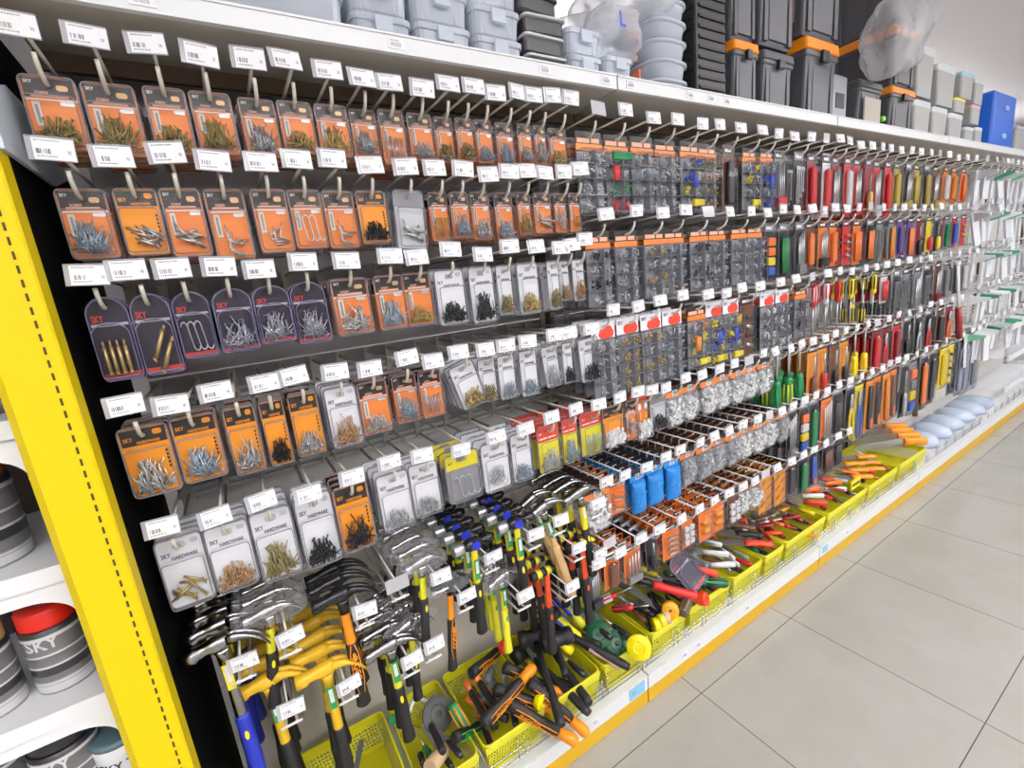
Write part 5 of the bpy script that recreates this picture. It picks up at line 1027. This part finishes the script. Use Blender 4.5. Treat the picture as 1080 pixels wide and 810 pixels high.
for k in range(3): clear_box(-.735,-.605,TZ+.066*k,.064,.3,f"frosted clear box left of the latched stack, {['bottom','middle','top'][k]} of its stack",rows=6)
for k in range(3): clear_box(-.595,-.468,TZ+.062*k,.06,.28,f"clear lidded box beside the black boxes, {['bottom','middle','top'][k]} of its stack")
for k in range(4):
    x0,x1=-.455,-.338; z=TZ+.043*k; sh=(0,-.004,.0,-.012)[k]
    t=thing('black_box',f"small black organizer box with pale lid edge, {['lowest','second','third','topmost'][k]} of the black stack",'storage box',((x0+x1)/2+sh,.105,z),(0,0,(.0,.03,-.05,.1)[k])); b=MB(); w=x1-x0
    o=lambda kk,zz:[(p,q+.14,zz) for p,q in rrect(w*kk,.28*kk,.012,n=3)]
    b.loft([o(.96,0),o(1,.006),o(1,.034),o(.98,.036)],0,cap0=True); link('body',b.mesh('body',[mat('black_box_plastic',(.035,.036,.042),.35)]),t)
    b=MB(); b.loft([o(1.0,.035),o(1.05,.036),o(1.05,.041),o(1,.0425)],0,cap0=True); link('lid',b.mesh('lid',[mat('pale_lid_edge',(.5,.51,.53),.3) if k<3 else mat('black_box_plastic',(.04,.04,.045),.35)]),t)
for k in range(2): clear_box(-.325,-.215,TZ+.062*k,.06,.3,f"clear square box beside the black stack, {['lower','upper'][k]} of two")
clear_box(-.205,-.10,TZ,.075,.3,"clear square box under the crumpled bag",rows=2)
def puffy(cx,cy,cz,rx,ry,rz,seed,mat_,label,extra=None,rot=0):
    r=random.Random(seed); b=MB(); n=26; rings=[]; p1,p2,p3=[r.uniform(0,6) for _ in range(3)]
    wob=lambda th,v:1+.24*math.sin(3*th+p1+3*v)+.16*math.sin(5*th+p2-6*v)+.09*math.sin(9*th+p3+11*v)
    for i in range(18):
        v=i/17; ph=PI*v; s=max(.05,math.sin(ph)**.6)*(1+.12*math.sin(13*v+p1)); rings.append([(rx*s*math.cos(2*PI*k/n)*wob(2*PI*k/n,v)*(1+r.uniform(-.05,.05)),ry*s*math.sin(2*PI*k/n)*wob(2*PI*k/n,v)*(1+r.uniform(-.06,.06)),rz*-math.cos(ph)*(1+r.uniform(-.04,.04))) for k in range(n)])
    b.loft(rings,0,cap0=True,smooth=True); t=thing('plastic_bag',label,'plastic bag',(cx,cy,cz),(0,rot,0)); link('film',b.mesh('film',[mat_]),t)
    if extra: extra(t)
    return t
film2=clear('crumpled_white_film',alpha=.7,rough=.1,body=(.9,.93,1.),bump=1.,nscale=30); film3=clear('crumpled_grey_film',alpha=.72,rough=.07,body=(.6,.61,.64),bump=1.,nscale=18)
def bagin(t):
    for k,(x,z) in enumerate(((-.03,-.05),(.04,-.05),(0,.02))):
        b=MB(); b.rbox((x,0,z),(.07,.12,.05),.01); link('clear_cup',b.mesh('clear_cup',[box_c]),t)
    b=MB(); vs,fs=text_geo('L',.05); b.add(vs,fs,0,(-.04,-.125,-.01)); link('blue_mark',b.mesh('blue_mark',[plug_b]),t)
puffy(-.115,.22,TZ+.155,.105,.1,.08,5,film2,"crumpled clear bag with a blue mark full of clear cups",bagin)
puffy(-.03,.24,TZ+.26,.11,.12,.07,9,film2,"upper crumpled clear bag above the stacked rounded boxes")
def round_tub(k):
    t=thing('food_tub',f"rounded clear lidded tub beside the black crate, {['bottom','second','third','fourth','top'][k]} of its stack",'storage box',(.075,.2,TZ+.052*k),(0,0,(0,.05,-.04,.03,.0)[k])); b=MB(); o=lambda kk,zz:[(.085*kk*math.copysign(abs(math.cos(2*PI*j/28))**.6,math.cos(2*PI*j/28)),.095*kk*math.copysign(abs(math.sin(2*PI*j/28))**.6,math.sin(2*PI*j/28)),zz) for j in range(28)]
    b.loft([o(.86,0),o(.9,.003),o(.97,.04)],0,cap0=True,cap1=False,smooth=True); link('tub',b.mesh('tub',[box_c]),t); b=MB(); b.loft([o(1.0,.038),o(1.04,.04),o(1.04,.046),o(.97,.05)],0,cap0=True,smooth=True); link('lid',b.mesh('lid',[box_c]),t)
    b=MB(); b.box((-.088,-.02,.02),(.008,.03,.03)); link('latch',b.mesh('latch',[mat('coral_latch',(.85,.25,.13),.4)]),t)
for k in range(5): round_tub(k)
t=thing('printed_board',"grey board with green print standing behind the rounded tubs",'board',(.155,.24,TZ),(0,0,-.5)); b=MB(); b.box((0,0,.17),(.11,.006,.34)); link('board',b.mesh('board',[mat('pale_grey_board',(.5,.51,.53),.4)]),t); b=MB(); b.box((.01,-.004,.1),(.07,.002,.045),0); b.box((.02,-.0056,.1),(.02,.001,.03),1); link('print',b.mesh('print',[mat('deep_green_print',(.02,.25,.06),.4),white_card]),t)
tb=mat('toolbox_graphite',(.075,.078,.088),.38,noise=.05,nscale=40); tbd=mat('toolbox_recess',(.095,.1,.112),.42); tlid=mat('toolbox_orange',(.93,.29,.01),.35); lime=mat('lime_green_clip',(.2,.65,.08),.4)
t=thing('black_crate',"tall black ribbed crate between the rounded tubs and the tall toolbox",'crate',(.27,.12,TZ)); b=MB(); b.rbox((0,.16,.2),(.15,.32,.4),.008); link('body',b.mesh('body',[black_m]),t); b=MB()
for k in range(14): b.box((-.077,.16,.02+.028*k),(.006,.29,.008)); b.box((0,-.002,.02+.028*k),(.13,.006,.008))
link('ribs',b.mesh('ribs',[mat('black_crate_rib',(.008,.008,.009),.5)]),t)
def toolbox(x0,x1,z,h,d,label,lid=tlid,y0=.105,latch=True,body=tb,handle=True):
    w=x1-x0; t=thing('toolbox',label,'toolbox',((x0+x1)/2,y0,z)); b=MB(); hb=h*.76
    o=lambda k,zz,ky=1.:[(p,q+d/2,zz) for p,q in rrect(w*k,d*(k if ky==1. else ky),.01,n=2)]
    b.loft([o(.86,0,.9),o(.88,.012,.92),o(.94,hb,.97)],0,cap0=True); 
    for q in(-.36,.36): b.box((w*q*.96,d*.03,hb*.52),(w*.1,.012,hb*.94))
    for q in(.3,.7): b.box((-w*.455,d*q,hb*.52),(.012,d*.08,hb*.94))
    link('body',b.mesh('body',[body]),t)
    b=MB(); b.box((0,d*.03+.002,hb*.5),(w*.5,.012,hb*.82)); link('front_panel',b.mesh('front_panel',[tbd]),t)
    b=MB(); b.loft([o(.97,hb),o(1.,hb+.004),o(1.,hb+h*.07),o(.98,hb+h*.08)],0,cap0=True); link('rim',b.mesh('rim',[tb]),t)
    b=MB(); b.loft([o(1.0,hb+h*.08),o(1.02,hb+h*.09),o(1.0,h*.97),o(.94,h)],0,cap0=True); ld=link('lid',b.mesh('lid',[lid]),t)
    if latch:
        b=MB(); b.rbox((0,-.006,hb+h*.02),(w*.2,.012,h*.15),.003); link('latch',b.mesh('latch',[black_m]),ld)
    if handle:
        b=MB(); b.tube([(-w*.3,d/2,h-.004),(-w*.26,d/2,h+.012),(w*.26,d/2,h+.012),(w*.3,d/2,h-.004)],.006,6); link('handle',b.mesh('handle',[black_m]),ld)
    return t
toolbox(.37,.505,TZ,.205,.34,"tall narrow graphite toolbox with orange lid beside the black crate",handle=False)
toolbox(.36,.50,TZ+.207,.24,.34,"graphite toolbox stacked on the tall narrow orange-lidded one",handle=False)
toolbox(.535,.725,TZ,.2,.34,"graphite toolbox with graphite lid and wire handle, between two orange-lidded ones",lid=tb)
toolbox(.52,.735,TZ+.215,.26,.34,"wide graphite toolbox with orange lid stacked on the graphite-lidded one",handle=False)
toolbox(.81,1.05,TZ,.285,.36,"big graphite toolbox with orange lid, base of the tallest middle stack",handle=False)
t=toolbox(.79,1.07,TZ+.288,.3,.36,"largest graphite toolbox with a white and orange label, on the big orange-lidded one",handle=False)
b=MB(); b.box((-.1365,.12,.1),(.002,.16,.1),0); b.box((-.138,.09,.08),(.002,.06,.05),1); b.box((-.138,.12,.135),(.002,.16,.02),2); link('side_label',b.mesh('side_label',[mat('dull_label_print',(.35,.2,.16),.5),white_card,orange]),t)
t=thing('grey_case',"grey case with a square black label behind the clear bag",'case',(1.125,.13,TZ)); b=MB(); b.rbox((0,.13,.1),(.13,.26,.2),.01); link('body',b.mesh('body',[mat('mid_grey_case',(.33,.36,.4),.4)]),t); b=MB(); b.box((.0,-.001,.1),(.07,.003,.055)); link('label',b.mesh('label',[ink]),t)
puffy(1.36,.035,TZ+.33,.22,.08,.14,21,film3,"large crumpled clear bag slumped beside the largest toolbox",rot=-.3)
t=toolbox(1.24,1.45,TZ,.19,.3,"small dark case with beige front panel and lime clips below the clear bag",lid=tb,handle=False,latch=False); b=MB(); b.box((0,-.004,.07),(.15,.006,.1)); link('beige_panel',b.mesh('beige_panel',[mat('beige_panel',(.45,.4,.34),.5)]),t)
b=MB(); b.rbox((.06,.06,.205),(.14,.04,.02),.005); b.rbox((.115,.0,.05),(.03,.02,.02),.004); link('lime_clip',b.mesh('lime_clip',[lime]),t)
for k,(z,h) in enumerate(((0,.2),(.203,.24),(.446,.25))): toolbox(1.55,1.80,TZ+z,h,.34,f"graphite toolbox with orange lid beside the grey bins, {['bottom','middle','top'][k]} of three",handle=False)
gb=mat('grey_parts_bin',(.36,.37,.36),.4); gl=mat('pale_clear_lid',(.62,.66,.68),.3); BT=[mat('cyan_lid',(.3,.55,.62),.35),mat('pink_lid',(.7,.4,.38),.35),BY]
n=0
for (x,z,w,h,lidm) in [(1.92,0,.2,.17,gl),(2.15,0,.2,.16,gl),(2.38,0,.2,.15,gl),(2.6,0,.14,.1,gl),(2.76,0,.12,.11,gl),(1.92,.185,.2,.22,gl),(2.2,.17,.24,.19,gl),(2.42,.16,.16,.07,BT[2]),(2.5,.235,.18,.13,BT[0]),(2.68,.12,.14,.1,BT[1]),(2.7,.225,.14,.13,gl)]:
    t=thing('parts_bin',f"grey lidded parts bin, {nth(n)} in the row of bins beside the three orange-lidded toolboxes",'parts bin',(x,.11,TZ+z)); b=MB(); o=lambda k,zz:[(p*k,q+.13,zz) for p,q in rrect(w,.26,.014,n=3)]
    b.loft([o(.86,0),o(.88,.004),o(.98,h*.84)],0,cap0=True); link('body',b.mesh('body',[gb]),t); b=MB(); b.loft([o(1,h*.84),o(1.03,h*.86),o(1.02,h*.97),o(.95,h)],0,cap0=True); link('lid',b.mesh('lid',[lidm]),t); n+=1
t=thing('blue_case',"tall bright blue case near the far end of the top shelf",'case',(3.2,.11,TZ)); b=MB(); b.rbox((0,.15,.17),(.42,.3,.34),.015); link('body',b.mesh('body',[mat('bright_blue_plastic',(.01,.12,.6),.3)]),t); b=MB(); b.rbox((0,-.004,.09),(.07,.012,.03),.004); b.rbox((0,-.004,.25),(.07,.012,.03),.004); link('latch',b.mesh('latch',[mat('pale_blue_latch',(.3,.45,.8),.3)]),t)
for k in range(3):
    t=thing('parts_bin',f"pale grey parts bin past the blue case, {nth(k)} of three",'parts bin',(3.6+.3*k,.11,TZ)); b=MB(); b.rbox((0,.13,.08),(.24,.26,.16),.01); link('body',b.mesh('body',[gb]),t); b=MB(); b.rbox((0,.13,.165),(.25,.27,.02),.006); link('lid',b.mesh('lid',[gl]),t)
# ------------------------------------------------------------------ camera, light, view
cam=bpy.data.cameras.new('camera'); co=bpy.data.objects.new('camera',cam); COL.objects.link(co)
cam.sensor_width=36; cam.lens=36*F_PX/1080; cam.clip_start=.02; cam.clip_end=60
yaw,pitch,roll=CAM_R
f=Vector((math.sin(yaw)*math.cos(pitch),math.cos(yaw)*math.cos(pitch),math.sin(pitch))); r0=Vector((math.cos(yaw),-math.sin(yaw),0)); u0=r0.cross(f)
r=r0*math.cos(roll)+u0*math.sin(roll); u=-r0*math.sin(roll)+u0*math.cos(roll)
M=Matrix((r,u,-f)).transposed().to_4x4(); M.translation=Vector(CAM_C); co.matrix_world=M
SC.camera=co
w=bpy.data.worlds.new('shop_air'); SC.world=w; w.use_nodes=True; w.node_tree.nodes['Background'].inputs[0].default_value=(.5,.5,.52,1); w.node_tree.nodes['Background'].inputs[1].default_value=.3
SC.view_settings.view_transform='Standard'; SC.view_settings.look='None'; SC.view_settings.gamma=1; SC.view_settings.exposure=EXPO; SC.view_settings.use_curve_mapping=False
SC.cycles.transparent_max_bounces=10; SC.cycles.max_bounces=6; SC.cycles.diffuse_bounces=3; SC.cycles.glossy_bounces=3; SC.cycles.use_denoising=True; SC.cycles.caustics_reflective=False; SC.cycles.caustics_refractive=False; SC.cycles.sample_clamp_indirect=3; SC.cycles.sample_clamp_direct=12
